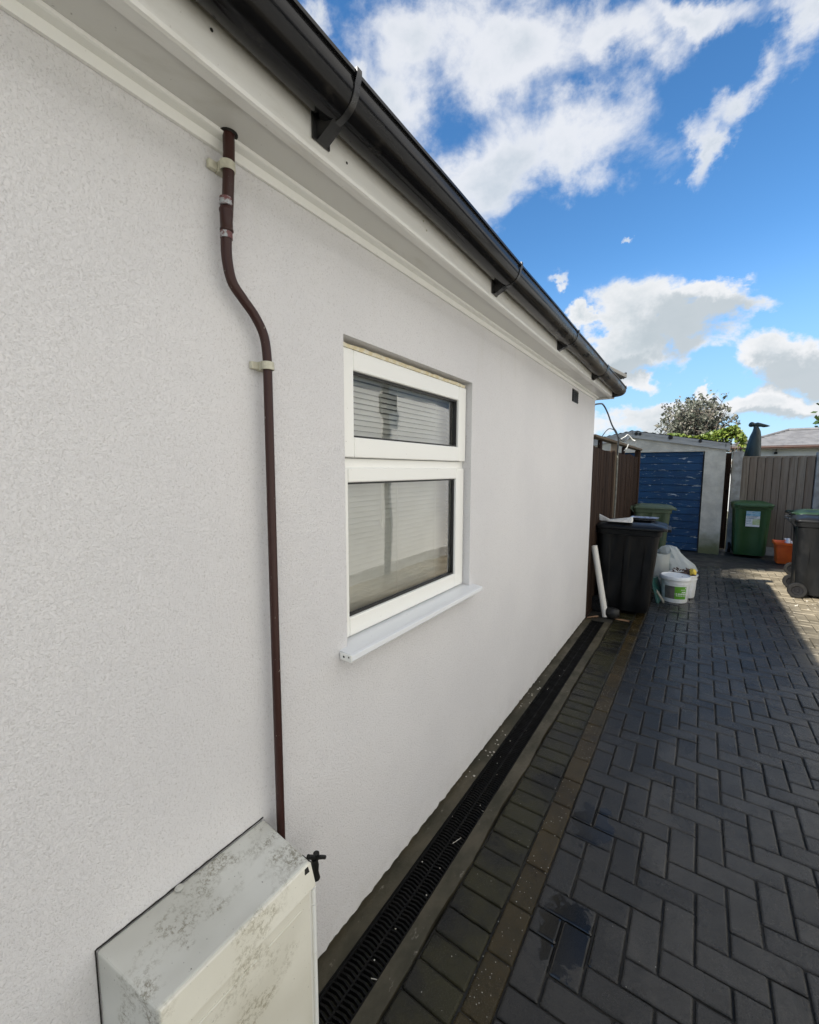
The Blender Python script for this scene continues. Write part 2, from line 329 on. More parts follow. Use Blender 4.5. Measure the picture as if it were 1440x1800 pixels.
MT['rim'] = mat('wheel_rim', (.008, .008, .009), None, rough=.35, spec=.3)
MT['white_pl'] = mat('white_plastic_tub', (.80, .81, .80), (.72, .73, .70), 14, .35, bump=.1, bscale=50)
MT['paper_w'] = mat('white_paper', (.80, .80, .77), (.66, .66, .63), 25, .7)
MT['lab_green'] = mat('label_green', (.13, .38, .025), (.10, .32, .02), 9, .4)
MT['lab_grey'] = mat('label_grey', (.15, .14, .125), (.10, .095, .09), 20, .4)
MT['lab_blue'] = mat('label_blue', (.10, .34, .50), (.35, .55, .65), 15, .4)
MT['lab_lime'] = mat('label_lime', (.42, .50, .22), (.55, .60, .40), 15, .4)
MT['ink'] = mat('label_ink', (.10, .20, .24), None, rough=.5)
MT['orange'] = mat('orange_plastic', (.80, .13, .012), (.70, .10, .01), 8, .4)
MT['yellow'] = mat('yellow_rag', (.80, .62, .10), (.72, .50, .06), 30, .8)
MT['rubble'] = mat('dark_rubble', (.06, .035, .025), (.16, .10, .08), 45, .85)
MT['teal'] = mat('teal_plastic', (.012, .060, .052), (.02, .09, .075), 8, .35)
MT['tube'] = plastic('white_tube', (.72, .70, .64), (.45, .42, .36), (.5, .75), .4)
MT['cover'] = mat('dark_green_cover', (.006, .016, .015), (.018, .036, .034), 6, .4, .6, bump=.6, bscale=14, stretch=(2, 2, .6), bdist=.02)
MT['slate'] = mat('grey_slates', (.15, .15, .155), (.10, .10, .105), 3, .7, bump=.3, bscale=20, c3=(.20, .20, .20), c3s=14)
MT['brownf'] = mat('brown_fascia', (.045, .018, .010), (.030, .013, .008), 4, .5)
MT['nwall'] = mat('white_house_wall', (.78, .77, .73), (.70, .69, .65), 2, .9, bump=.3, bscale=40)
MT['cable'] = mat('grey_cable', (.055, .065, .075), (.10, .11, .12), 30, .5)
MT['cable_w'] = mat('white_cable', (.60, .60, .56), None, rough=.5)
MT['cable_b'] = mat('bleached_cable', (.22, .22, .19), (.14, .14, .12), 20, .6)
MT['bark'] = mat('bark', (.075, .06, .048), (.13, .11, .09), 9, .95, bump=.8, bscale=40)
MT['foil'] = mat('silver_tray', (.55, .56, .58), (.30, .30, .32), 40, .3, .5, metal=.8)
def leafm(name, c1, c2, c3, rough=.45, trans=.3):
    m, T, b, c = newmat(name)
    at = T.new('ShaderNodeVertexColor', layer_name='tint'); s = T.new('ShaderNodeSeparateColor'); T.put(s.inputs[0], at.outputs[0])
    cc = T.mix(s.outputs[0], c1, c2); cc = T.mix(T.ramp(s.outputs[1], .72, .9), cc, c3)
    T.put(b.inputs['Base Color'], cc); b.inputs['Roughness'].default_value = rough
    tl = T.new('ShaderNodeBsdfTranslucent'); T.put(tl.inputs[0], cc)
    mx = T.new('ShaderNodeMixShader'); mx.inputs[0].default_value = trans
    T.l.new(b.outputs[0], mx.inputs[1]); T.l.new(tl.outputs[0], mx.inputs[2])
    T.l.new(mx.outputs[0], [n for n in T.n if n.type == 'OUTPUT_MATERIAL'][0].inputs[0]); return m
MT['leaf_tree'] = leafm('silvery_leaves', (.060, .072, .048), (.17, .175, .14), (.26, .245, .20))
MT['leaf_hedge'] = leafm('hedge_leaves', (.050, .095, .014), (.15, .20, .03), (.30, .34, .09))
MT['leaf_dark'] = leafm('dark_leaves', (.035, .07, .018), (.07, .11, .03), (.05, .08, .02))
# bag film
m, T, b, c = newmat('thin_plastic_film')
b.inputs['Base Color'].default_value = (.74, .77, .74, 1); b.inputs['Roughness'].default_value = .38
tl = T.new('ShaderNodeBsdfTranslucent'); tl.inputs[0].default_value = (.7, .74, .7, 1)
tp = T.new('ShaderNodeBsdfTransparent'); mx = T.new('ShaderNodeMixShader'); mx.inputs[0].default_value = .4
mx2 = T.new('ShaderNodeMixShader'); mx2.inputs[0].default_value = .22
T.l.new(b.outputs[0], mx.inputs[1]); T.l.new(tl.outputs[0], mx.inputs[2]); T.l.new(mx.outputs[0], mx2.inputs[1]); T.l.new(tp.outputs[0], mx2.inputs[2])
T.l.new(mx2.outputs[0], [n for n in T.n if n.type == 'OUTPUT_MATERIAL'][0].inputs[0])
T.put(b.inputs['Normal'], T.bump(T.noise(T.scale(c, (1, 1, .5)), 22, 5, .6, 1.0), .8, .02)); MT['film'] = m

# ------------------------------------------------------------------ mesh helper
class MB:
    def __init__(s): s.v = []; s.f = []; s.t = []; s.sm = []
    def add(s, vs, fs, tint=None, smooth=False):
        o = len(s.v); s.v += [tuple(v) for v in vs]
        tint = tint or (.5, .5, .5)
        for f in fs: s.f.append(tuple(i + o for i in f)); s.t.append(tint); s.sm.append(smooth)
        return s
    def box(s, a, b, tint=None):
        x0, y0, z0 = a; x1, y1, z1 = b
        return s.add([(x0, y0, z0), (x1, y0, z0), (x1, y1, z0), (x0, y1, z0), (x0, y0, z1), (x1, y0, z1), (x1, y1, z1), (x0, y1, z1)],
                     [(0, 3, 2, 1), (4, 5, 6, 7), (0, 1, 5, 4), (1, 2, 6, 5), (2, 3, 7, 6), (3, 0, 4, 7)], tint)
    def hexa(s, p, tint=None):   # eight points, bottom four then top four
        return s.add(p, [(0, 3, 2, 1), (4, 5, 6, 7), (0, 1, 5, 4), (1, 2, 6, 5), (2, 3, 7, 6), (3, 0, 4, 7)], tint)
    def loft(s, rings, closed=True, caps=True, smooth=True, tint=None):
        n = len(rings[0]); vs = [v for r in rings for v in r]; fs = []
        for i in range(len(rings) - 1):
            for j in range(n if closed else n - 1):
                k = (j + 1) % n; fs.append((i * n + j, i * n + k, (i + 1) * n + k, (i + 1) * n + j))
        s.add(vs, fs, tint, smooth)
        if caps and closed:
            o = len(s.v) - len(vs)
            s.f.append(tuple(o + j for j in range(n))[::-1]); s.t.append(tint or (.5,) * 3); s.sm.append(False)
            s.f.append(tuple(o + (len(rings) - 1) * n + j for j in range(n))); s.t.append(tint or (.5,) * 3); s.sm.append(False)
        return s
    def tube(s, path, r, n=10, caps=True, tint=None):
        path = [Vector(p) for p in path]; rings = []; up = None
        for i, p in enumerate(path):
            d = (path[min(i + 1, len(path) - 1)] - path[max(i - 1, 0)]).normalized()
            if up is None: up = d.orthogonal().normalized()
            up = (up - d * up.dot(d)).normalized(); q = d.cross(up)
            rr = r[i] if isinstance(r, (list, tuple)) else r
            rings.append([p + (up * math.cos(a) + q * math.sin(a)) * rr for a in [2 * math.pi * k / n for k in range(n)]])
        return s.loft(rings, True, caps, True, tint)
    def lathe(s, prof, c=(0, 0, 0), n=28, axis='z', caps=True, sx=1, sy=1, tint=None):
        rings = []
        for r, h in prof:
            ring = []
            for k in range(n):
                a = 2 * math.pi * k / n; u, v = r * math.cos(a) * sx, r * math.sin(a) * sy
                p = {'z': (u, v, h), 'x': (h, u, v), 'y': (v, h, u)}[axis]
                ring.append((c[0] + p[0], c[1] + p[1], c[2] + p[2]))
            rings.append(ring)
        return s.loft(rings, True, caps, True, tint)
    def build(s, name, mt, parent=None, bevel=0, seg=2, local=False, auto=True):
        off = Vector((0, 0, 0))
        if parent is not None and not local:
            q = parent
            while q: off += q.location; q = q.parent
        me = bpy.data.meshes.new(name); me.from_pydata([tuple(Vector(v) - off) for v in s.v], [], s.f)
        me.materials.append(MT[mt]); me.update()
        at = me.color_attributes.new('tint', 'FLOAT_COLOR', 'CORNER')
        buf = []
        for p, t in zip(me.polygons, s.t): buf += list((*t, 1.0)) * p.loop_total
        at.data.foreach_set('color', buf)
        me.polygons.foreach_set('use_smooth', s.sm)
        if any(s.sm): me.set_sharp_from_angle(angle=R(42))
        o = bpy.data.objects.new(name, me); COL.objects.link(o)
        if parent: o.parent = parent
        if bevel:
            bv = o.modifiers.new('bevel', 'BEVEL'); bv.width = bevel; bv.segments = seg; bv.limit_method = 'ANGLE'; bv.angle_limit = R(35)
        return o

def recalc(o):
    bm = bmesh.new(); bm.from_mesh(o.data); bmesh.ops.recalc_face_normals(bm, faces=bm.faces); bm.to_mesh(o.data); bm.free(); return o
def tag(o, label, cat, group=None):
    o['label'] = label; o['category'] = cat
    if group: o['group'] = group
    return o
def thing(name, label, cat, loc=(0, 0, 0), rz=0, group=None):
    o = bpy.data.objects.new(name, None); o.empty_display_size = .1; COL.objects.link(o)
    o.location = loc; o.rotation_euler = (0, 0, rz); return tag(o, label, cat, group)
def struct(o): o['kind'] = 'structure'; return o
def copy_tree(o, parent=None):
    c = o.copy(); COL.objects.link(c); c.parent = parent
    for ch in o.children: copy_tree(ch, c)
    return c
def rnd(a, b): return random.uniform(a, b)
def spline(pts, n=8):
    pts = [Vector(p) for p in pts]; out = []
    for i in range(len(pts) - 1):
        p0, p1, p2, p3 = pts[max(i - 1, 0)], pts[i], pts[i + 1], pts[min(i + 2, len(pts) - 1)]
        for k in range(n):
            t = k / n
            out.append(.5 * ((2 * p1) + (p2 - p0) * t + (2 * p0 - 5 * p1 + 4 * p2 - p3) * t * t + (3 * p1 - p0 - 3 * p2 + p3) * t ** 3))
    return out + [pts[-1]]

# ------------------------------------------------------------------ ground
struct(MB().add([(-900, -900, -.06), (900, -900, -.06), (900, 900, -.06), (-900, 900, -.06)], [(0, 1, 2, 3)]).build('ground', 'soil'))
struct(MB().add([(.262, -1.6, -.009), (6.2, -1.6, -.009), (6.2, 9.4, -.009), (.262, 9.4, -.009)], [(0, 1, 2, 3)]).build('jointing_sand', 'sand'))
def block(mb, x0, y0, x1, y1, gap=.0040, ch=.0075, drop=.018):
    x0 += gap / 2 + rnd(0, .0012); y0 += gap / 2 + rnd(0, .0012); x1 -= gap / 2 + rnd(0, .0012); y1 -= gap / 2 + rnd(0, .0012)
    h = rnd(-.0026, .0026); sx = rnd(-.020, .020); sy = rnd(-.015, .015)
    cx, cy = (x0 + x1) / 2, (y0 + y1) / 2
    Z = lambda x, y, dz: (x, y, h + dz + sx * (x - cx) + sy * (y - cy))
    def ring(ins, dz, cut):
        a, b, c, d = x0 + ins, y0 + ins, x1 - ins, y1 - ins
        return [Z(a + cut, b, dz), Z(c - cut, b, dz), Z(c, b + cut, dz), Z(c, d - cut, dz), Z(c - cut, d, dz), Z(a + cut, d, dz), Z(a, d - cut, dz), Z(a, b + cut, dz)]
    rings = [ring(0, -drop, .003), ring(0, -.0062, .004), ring(ch * .4, -.0018, .005), ring(ch, 0, .005)]
    t = (random.random(), random.random(), 0)
    vs = [v for r in rings for v in r]; fs = []
    for i in range(3):
        for j in range(8): k = (j + 1) % 8; fs.append((i * 8 + j, i * 8 + k, (i + 1) * 8 + k, (i + 1) * 8 + j))
    mb.add(vs, fs, t, False)
    o = len(mb.v) - 32; mb.f.append(tuple(o + 24 + j for j in range(8))); mb.t.append(t); mb.sm.append(False)
pv = MB(); X0, Y0 = .541, 1.87; YMAX = 8.95
NI = int((4.25 - X0) / .1)
for i in range(-1, NI):
    for j in range(-33, 72):
        s_ = (j - i + 3) % 4       # column 3 at row 0 starts an upright pair
        x = X0 + .1 * i; y = Y0 + .1 * j
        ymax = 8.72 + (x - .97) * .30 if x < 1.9 else 9.0
        if s_ == 0 and i >= 0:                 # upright block covers rows j, j+1
            if y + .2 <= ymax + .1: block(pv, x, y, x + .1, y + .2)
        elif s_ == 3:                          # flat block covers columns i, i+1
            if y + .1 <= ymax:
                block(pv, max(x, X0), y, x + .2, y + .1)
struct(pv.build('driveway_paving', 'paver'))
ed = MB(); y = -1.3
while y < 8.7: block(ed, .264, y, .442, y + .103); y += .103
struct(ed.build('edging_course', 'paver_edge'))
br = MB(); y = -1.365
while y < 8.7: block(br, .443, y, .541, y + .199); y += .199
struct(br.build('brown_paving_row', 'paver_brown'))
struct(MB().add([(-.02, 8.6, -.0065), (6.2, 8.6, -.0065), (6.2, 10.9, -.0065), (-.02, 10.9, -.0065)], [(0, 1, 2, 3)]).build('garage_apron', 'apron'))
# concrete benching either side of the channel
kb = MB(); N = 260
def strip(mb, fx0, fx1, z, ya, yb, n, thick=.05):
    vs = []; fs = []
    for i in range(n + 1):
        yy = ya + (yb - ya) * i / n; a = fx0(yy); b_ = fx1(yy)
        zj = mnoise.noise(Vector((yy * 9, a, 3))) * .002
        vs += [(a, yy, z - thick), (a, yy, z + zj), (b_, yy, z + zj * .6), (b_, yy, z - thick)]
    for i in range(n):
        o = i * 4; p = o + 4
        fs += [(o, p, p + 1, o + 1), (o + 1, p + 1, p + 2, o + 2), (o + 2, p + 2, p + 3, o + 3)]
    mb.add(vs, fs, None, True)
nz = lambda y, k, a: mnoise.noise(Vector((y * k, a, 1.7)))
strip(kb, lambda y: .196, lambda y: .256 + .010 * nz(y, 3, 1) + .004 * nz(y, 22, 4), .004, -1.3, 4.86, N)
struct(kb.build('concrete_haunch', 'haunch'))
kb = MB(); strip(kb, lambda y: -.03, lambda y: .064, .0, -1.3, 4.9, N)
struct(kb.build('concrete_footing_strip', 'haunch'))
struct(MB().box((-.02, 4.862, -.05), (.26, 8.7, -.002)).build('fence_side_ground', 'apron'))

# drain channel with its grating
dr = thing('drain_channel', 'long narrow black plastic drainage grate running along the foot of the house wall', 'drain', (.13, 1.8, 0))
t = MB(); t.box((.065, -1.3, -.075), (.068, 4.83, .001)); t.box((.192, -1.3, -.075), (.195, 4.83, .001)); t.box((.068, -1.3, -.078), (.192, 4.83, -.072)); t.box((.065, 4.83, -.075), (.195, 4.834, .001))
t.build('trough', 'grate', dr)
g = MB(); g.box((.0685, -1.3, -.024), (.0745, 4.828, -.006)); g.box((.1855, -1.3, -.024), (.1915, 4.828, -.006)); g.box((.127, -1.3, -.024), (.133, 4.828, -.008))
y = -1.29
while y < 4.81:
    sgn = .004
    for (a, b_) in ((.0748, .1268), (.1332, .1852)):
        m_ = (a + b_) / 2
        g.hexa([(a, y, -.024), (m_, y + sgn, -.024), (m_, y + sgn + .0065, -.024), (a, y + .0065, -.024), (a, y, -.009), (m_, y + sgn, -.007), (m_, y + sgn + .0065, -.007), (a, y + .0065, -.009)])
        g.hexa([(m_, y + sgn, -.024), (b_, y, -.024), (b_, y + .0065, -.024), (m_, y + sgn + .0065, -.024), (m_, y + sgn, -.007), (b_, y, -.009), (b_, y + .0065, -.009), (m_, y + sgn + .0065, -.007)])
    y += .0165
g.build('grating', 'grate', dr)

# loose chips of paint and grit
ch = MB()
def chip(x, y, z, s):
    a = rnd(0, 6.3); n = random.choice((4, 5)); top = []; bot = []
    for k in range(n):
        an = a + 2 * math.pi * k / n; r_ = s * rnd(.5, 1); top.append((x + r_ * math.cos(an), y + r_ * math.sin(an), z + s * rnd(.25, .5))); bot.append((x + r_ * math.cos(an), y + r_ * math.sin(an), z))
    ch.loft([bot, top], True, True, False)
for _ in range(330): chip(rnd(.446, .538), rnd(.3, 3.4) if random.random() < .8 else rnd(3, 6), .001, rnd(.0008, .0024))
for _ in range(70): chip(rnd(.27, .44), rnd(.5, 4.5), .001, rnd(.0008, .002))
for _ in range(60): chip(rnd(.56, 2.0), rnd(1, 7.5), .001, rnd(.001, .003))
for _ in range(16): chip(rnd(.075, .185), rnd(.7, 3.5), -.006, rnd(.002, .0045))
for _ in range(26): chip(rnd(.01, .06), rnd(1.9, 3.2), .001, rnd(.003, .009))
for _ in range(12): chip(rnd(2.0, 2.3), rnd(6.6, 7.2), .001, rnd(.008, .014))
for (x, y, L, a) in ((.150, 1.52, .05, 1.2), (.172, .93, .035, .4), (.18, 1.76, .018, .1)):
    ch.tube([(x, y, -.003), (x + L * math.cos(a), y + L * math.sin(a), -.002)], .0013, 5)
o = ch.build('grit', 'chips'); o['kind'] = 'stuff'

# ------------------------------------------------------------------ the white rendered house
H = thing('house', 'white rendered bungalow with black gutter, white eaves and one window', 'house', (0, 0, 0))
WY0, WY1, WZ0, WZ1 = 1.022, 1.945, 1.046, 2.078
W = MB(); YA, YB, ZT = -3.2, 4.85, 2.44
vs = []; ny = 560
def quad(y0, y1, z0, z1): W.add([(0, y0, z0), (0, y1, z0), (0, y1, z1), (0, y0, z1)], [(0, 1, 2, 3)])
quad(YA, WY0, WZ0, ZT); quad(WY1, YB, WZ0, ZT); quad(WY0, WY1, WZ1, ZT)
# strip with a ragged foot
zz = [.018 + .012 * mnoise.noise(Vector((i * .35, 0, 0))) + .007 * mnoise.noise(Vector((i * 1.3, 4, 0))) for i in range(ny + 1)]
for i in range(ny):
    a = YA + (YB - YA) * i / ny; b_ = YA + (YB - YA) * (i + 1) / ny
    W.add([(0, a, zz[i]), (0, b_, zz[i + 1]), (0, b_, WZ0), (0, a, WZ0), (-.02, a, zz[i]), (-.02, b_, zz[i + 1])], [(0, 1, 2, 3), (0, 4, 5, 1)])
D = -.036
W.add([(0, WY0, WZ0), (0, WY0, WZ1), (-.2, WY0, WZ1), (-.2, WY0, WZ0)], [(0, 1, 2, 3)])
W.add([(0, WY1, WZ0), (0, WY1, WZ1), (-.2, WY1, WZ1), (-.2, WY1, WZ0)], [(0, 3, 2, 1)])
W.add([(0, WY0, WZ1), (0, WY1, WZ1), (-.2, WY1, WZ1), (-.2, WY0, WZ1)], [(0, 1, 2, 3)])
W.add([(0, WY0, WZ0), (0, WY1, WZ0), (-.2, WY1, WZ0), (-.2, WY0, WZ0)], [(0, 3, 2, 1)])
W.add([(0, YB, .01), (-7, YB, .01), (-7, YB, ZT), (0, YB, ZT)], [(0, 1, 2, 3)])
W.add([(0, YA, .01), (-7, YA, .01), (-7, YA, ZT), (0, YA, ZT)], [(3, 2, 1, 0)])
W.add([(-7, YA, .01), (-7, YB, .01), (-7, YB, ZT), (-7, YA, ZT)], [(3, 2, 1, 0)])
W.build('wall', 'render', H)
MB().box((-.03, YA, -.05), (-.008, YB - .004, .04)).build('plinth', 'haunch', H)
# room behind the window
rm = MB(); a, b_, c_, d_, e_, f_ = -1.8, -.2, .4, 2.6, .3, 2.38
rm.add([(a, c_, e_), (b_, c_, e_), (b_, d_, e_), (a, d_, e_), (a, c_, f_), (b_, c_, f_), (b_, d_, f_), (a, d_, f_)],
       [(0, 1, 2, 3), (7, 6, 5, 4), (4, 5, 1, 0), (6, 7, 3, 2), (7, 4, 0, 3)])
for (y0, y1, z0, z1) in ((c_, WY0, e_, f_), (WY1, d_, e_, f_), (WY0, WY1, e_, WZ0), (WY0, WY1, WZ1, f_)): rm.add([(b_, y0, z0), (b_, y1, z0), (b_, y1, z1), (b_, y0, z1)], [(3, 2, 1, 0)])
rm.build('room_lining', 'room', H)

# window: frame > sashes, panes, gaskets, sill, blind
def frame_ring(mb, y0, y1, z0, z1, wy, wz0, wz1, xa, xb):
    mb.box((xa, y0, z0), (xb, y0 + wy, z1)); mb.box((xa, y1 - wy, z0), (xb, y1, z1))
    mb.box((xa, y0 + wy + .0002, z0), (xb, y1 - wy - .0002, z0 + wz0)); mb.box((xa, y0 + wy + .0002, z1 - wz1), (xb, y1 - wy - .0002, z1))
f = MB(); frame_ring(f, WY0 + .001, WY1 - .001, WZ0 + .004, WZ1 - .022, .030, .030, .030, -.10, -.048)
f.box((-.10, WY0 + .031, 1.652), (-.046, WY1 - .031, 1.688))
fr_ = f.build('window', 'upvc', H, bevel=.003)
def sash(y0, y1, z0, z1, gy0, gy1, gz0, gz1, front):
    s1 = MB(); xb, xa = front, -.072
    for (p, q) in (((y0, z0), (gy0, z1)), ((gy1, z0), (y1, z1))): s1.box((xa, p[0], p[1]), (xb, q[0], q[1]))
    s1.box((xa, gy0 + .0002, z0), (xb, gy1 - .0002, gz0)); s1.box((xa, gy0 + .0002, gz1), (xb, gy1 - .0002, z1))
    s1.build('sash', 'upvc', fr_, bevel=.005, seg=3)
    k = MB(); t_ = .009
    frame_ring(k, gy0 - .002, gy1 + .002, gz0 - .002, gz1 + .002, t_, t_, t_, -.062, front - .012); k.build('gasket', 'gasket', fr_)
    MB().add([(-.058, gy0 + .003, gz0 + .003), (-.058, gy1 - .003, gz0 + .003), (-.058, gy1 - .003, gz1 - .003), (-.058, gy0 + .003, gz1 - .003)], [(0, 1, 2, 3)]).build('pane', 'glass', fr_)
sash(WY0 + .004, WY1 - .006, 1.690, WZ1 - .026, 1.103, 1.862, 1.760, 1.984, -.030)
sash(WY0 + .010, WY1 - .012, WZ0 + .010, 1.655, 1.074, 1.853, 1.124, 1.604, -.034)
s_ = MB(); rings = []
for i in range(41):
    y_ = WY0 + .002 + (WY1 - WY0 - .02) * i / 40; wv = .003 * mnoise.noise(Vector((i * .6, 0, 0)))
    rings.append([(-.09, y_, WZ1 - .023), (-.032 + wv, y_, WZ1 - .0245), (-.030 + wv, y_, WZ1 - .012 + wv), (-.09, y_, WZ1 - .006)])
s_.loft(rings); s_.build('sealant_bead', 'seal', fr_)
sl = MB(); prof = [(-.08, 1.044), (-.08, 1.052), (.045, 1.043), (.055, 1.040), (.057, 1.022), (.052, 1.019), (-.002, 1.024)]
sl.loft([[(x, y_, z) for x, z in prof] for y_ in (.985, .990, 1.985, 1.990)], True, True, False)
so = sl.build('sill', 'sill', fr_, bevel=.002)
cp = MB().box((.004, .981, 1.018), (.056, .9848, 1.042)); cp.build('sill_end_cap', 'upvc', fr_, bevel=.001)
MB().lathe([(.0001, 0), (.004, 0)], (.022, .9805, 1.031), 10, 'y').lathe([(.0001, 0), (.003, 0)], (.044, .9805, 1.034), 10, 'y').build('screw_hole', 'slot', fr_)
bl = MB(); z = 1.10
while z < 2.05:
    rings = []
    for t_ in (-1, -.5, 0, .5, 1):
        xx = -.135 + t_ * .0085; zz_ = z - t_ * .0104 + .0018 * (1 - t_ * t_); rings.append([(xx, 1.04, zz_), (xx, 1.93, zz_)])
    bl.loft(rings, False, False, True); z += .0208
bl.box((-.150, 1.03, 2.045), (-.12, 1.94, 2.07)); bl.box((-.148, 1.035, 1.075), (-.122, 1.935, 1.09))
for yy in (1.16, 1.48, 1.80): bl.tube([(-.122, yy, 1.08), (-.122, yy, 2.05)], .0011, 5)
bl.tube([(-.118, 1.36, 2.04), (-.117, 1.362, 1.44)], .0012, 5).lathe([(.002, 1.41), (.005, 1.42), (.004, 1.445)], (-.117, 1.362, 0), 8)
bl.build('blind', 'blind', fr_)

# eaves
def extr(name, mt, prof, y0=YA, y1=4.87, n=30, parent=H, bevel=0, closed=True, jig=0):
    mb = MB(); rings = []
    for i in range(n + 1):
        yy = y0 + (y1 - y0) * i / n; j = jig * mnoise.noise(Vector((yy * 1.1, 2, 7)))
        rings.append([(x, yy, z + j) for x, z in prof])
    mb.loft(rings, closed, closed, False); return recalc(mb.build(name, mt, parent, bevel=bevel))
extr('wall_trim', 'trimw', [(.001, 2.376), (.009, 2.376), (.012, 2.396), (.030, 2.397), (.034, 2.3985), (.036, 2.4035), (.036, 2.43), (.001, 2.43)], y1=4.86, jig=.001)
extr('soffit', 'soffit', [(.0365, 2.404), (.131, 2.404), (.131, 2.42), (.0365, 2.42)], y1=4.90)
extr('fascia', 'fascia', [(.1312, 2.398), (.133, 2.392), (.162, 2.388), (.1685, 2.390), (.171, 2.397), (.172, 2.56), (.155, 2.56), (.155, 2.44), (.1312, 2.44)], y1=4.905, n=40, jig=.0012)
extr('film_edge', 'blue_film', [(.1722, 2.487), (.1732, 2.487), (.1732, 2.4905), (.1722, 2.4905)], y1=4.6, n=60, jig=.003)
fe = MB().box((-.25, 4.8705, 2.404), (.1305, 4.90, 2.416)); fe.build('end_soffit', 'soffit', H)
fe = MB().box((-6, 4.9055, 2.388), (.172, 4.925, 2.56)); fe.build('end_fascia', 'fascia', H, bevel=.003)
# roof, hipped at the far end
rf = MB(); ex, ey, ez = .215, 4.98, 2.565; rx = -3.2; rz_ = ez + (ex - rx) * .55; ry = ey - (ex - rx)
rf.add([(ex, YA, ez), (ex, ey, ez), (rx, ry, rz_), (rx, YA, rz_), (2 * rx - ex, ey, ez), (2 * rx - ex, YA, ez)], [(0, 1, 2, 3), (1, 4, 2), (4, 5, 3, 2), (0, 3, 5)])
rf.add([(ex, YA, ez - .03), (ex, ey, ez - .03), (2 * rx - ex, ey, ez - .03), (2 * rx - ex, YA, ez - .03)], [(3, 2, 1, 0)])
rf.add([(ex, YA, ez - .03), (ex, ey, ez - .03), (ex, ey, ez), (ex, YA, ez)], [(0, 1, 2, 3)]); rf.add([(ex, ey, ez - .03), (2 * rx - ex, ey, ez - .03), (2 * rx - ex, ey, ez), (ex, ey, ez)], [(0, 1, 2, 3)])
rf.build('roof', 'slate', H)
hp = MB(); p0 = Vector((.21, 5.03, 2.60)); dv = Vector((-1, -1, .55)).normalized(); sd = Vector((1, -1, 0)).normalized(); up_ = dv.cross(sd).normalized()
if up_.z < 0: up_ = -up_
rings = []
for i in (0, 1): rings.append([p0 + dv * (i * .5) + sd * (.085 * math.cos(a)) + up_ * (.06 * math.sin(a)) for a in [math.pi * k / 8 for k in range(9)]])
hp.loft(rings, True, True, True); hpo = hp.build('hip_tile', 'roof_sheet', H)
MB().tube([(.235, 5.03, 2.60), (.245, 5.05, 2.648)], .004, 6).lathe([(.001, -.014), (.010, -.010), (.014, 0), (.010, .010), (.001, .014)], (.247, 5.052, 2.660), 12).build('hip_iron', 'bracket', H)
# gutter: swept half round with lip, turning the corner
def gz(y): return 2.508 - max(0, y + .2) * .0072
GP = []
for k in range(19):
    a = math.pi * k / 18; GP.append((-.056 * math.cos(a), -.052 * math.sin(a) - .012 if True else 0))
GP = [(-.056, .004)] + GP + [(.056, .002), (.062, .004), (.062, .012), (.054, .012), (.0535, -.004)] 
inner = [(.0535 * math.cos(a), -.0495 * math.sin(a) - .012) for a in [math.pi * k / 18 for k in range(1, 19)]] + [(-.0535, .004)]
GP = GP + inner
gu = MB(); rings = []; cx = .232
ys = [YA + (4.86 - YA) * i / 60 for i in range(61)]
for y_ in ys:
    sag = .0015 * math.sin(y_ * 6.2)
    rings.append([(cx + u, y_, gz(y_) + v + sag) for u, v in GP])
RC = .075
for k in range(1, 9):
    a = R(k * 90 / 8); c0 = (cx - RC, 4.86); px = c0[0] + RC * math.cos(a); py = c0[1] + RC * math.sin(a)
    rings.append([(c0[0] + (RC + u) * math.cos(a), c0[1] + (RC + u) * math.sin(a) * (1.0), gz(4.9) + v) for u, v in GP])
for xx in (.05, -.4, -6): rings.append([(xx, 4.86 + RC + u, gz(4.9) + v) for u, v in GP])
gu.loft(rings, True, True, True); go = recalc(gu.build('gutter', 'gutter', H))
def bracket(y, w=.016, double=False):
    b = MB(); z = gz(y)
    offs = ((-.028, .018), (.010, .018)) if double else ((-w / 2, w),)
    for (o0, ww) in offs:
        rr = []
        for (da) in (0, 1):
            yy = y + o0 + da * ww
            arc = [(cx - .0595 * math.cos(a), z - .0555 * math.sin(a) - .012) for a in [math.pi * k / 14 for k in range(15)]]
            arc += [(cx + .0655, z + .002), (cx + .0655, z + .016), (cx + .050, z + .016), (cx + .050, z + .0125), (cx + .0625, z + .0125), (cx + .0625, z - .003)]
            arc += [(cx - .0565 * math.cos(a), z - .0525 * math.sin(a) - .012) for a in [math.pi * k / 14 for k in range(14, -1, -1)]]
            rr.append([(x, yy, zz) for x, zz in arc])
        b.loft(rr, True, True, True)
    # back plate and triangular gusset down to a point on the fascia
    y0, y1 = y - .027, y + .027
    b.box((.1735, y0, z - .088), (.178, y1, z + .01))
    for yy in (y - .016, y + .012):
        b.hexa([(.178, yy, z - .085), (.184, yy, z - .085), (.184, yy + .004, z - .085), (.178, yy + .004, z - .085), (.178, yy, z - .045), (.236, yy, z - .062), (.236, yy + .004, z - .062), (.178, yy + .004, z - .045)])
    b.hexa([(.178, y - .016, z - .088), (.184, y - .016, z - .088), (.184, y + .016, z - .088), (.178, y + .016, z - .088), (.178, y - .016, z - .083), (.240, y - .016, z - .062), (.240, y + .016, z - .062), (.178, y + .016, z - .083)])
    return recalc(b.build('gutter_bracket', 'bracket', go))
for y_ in (-.25, .768, 1.79, 2.80): bracket(y_)
bracket(3.82, double=True)
bracket(4.80, .02)
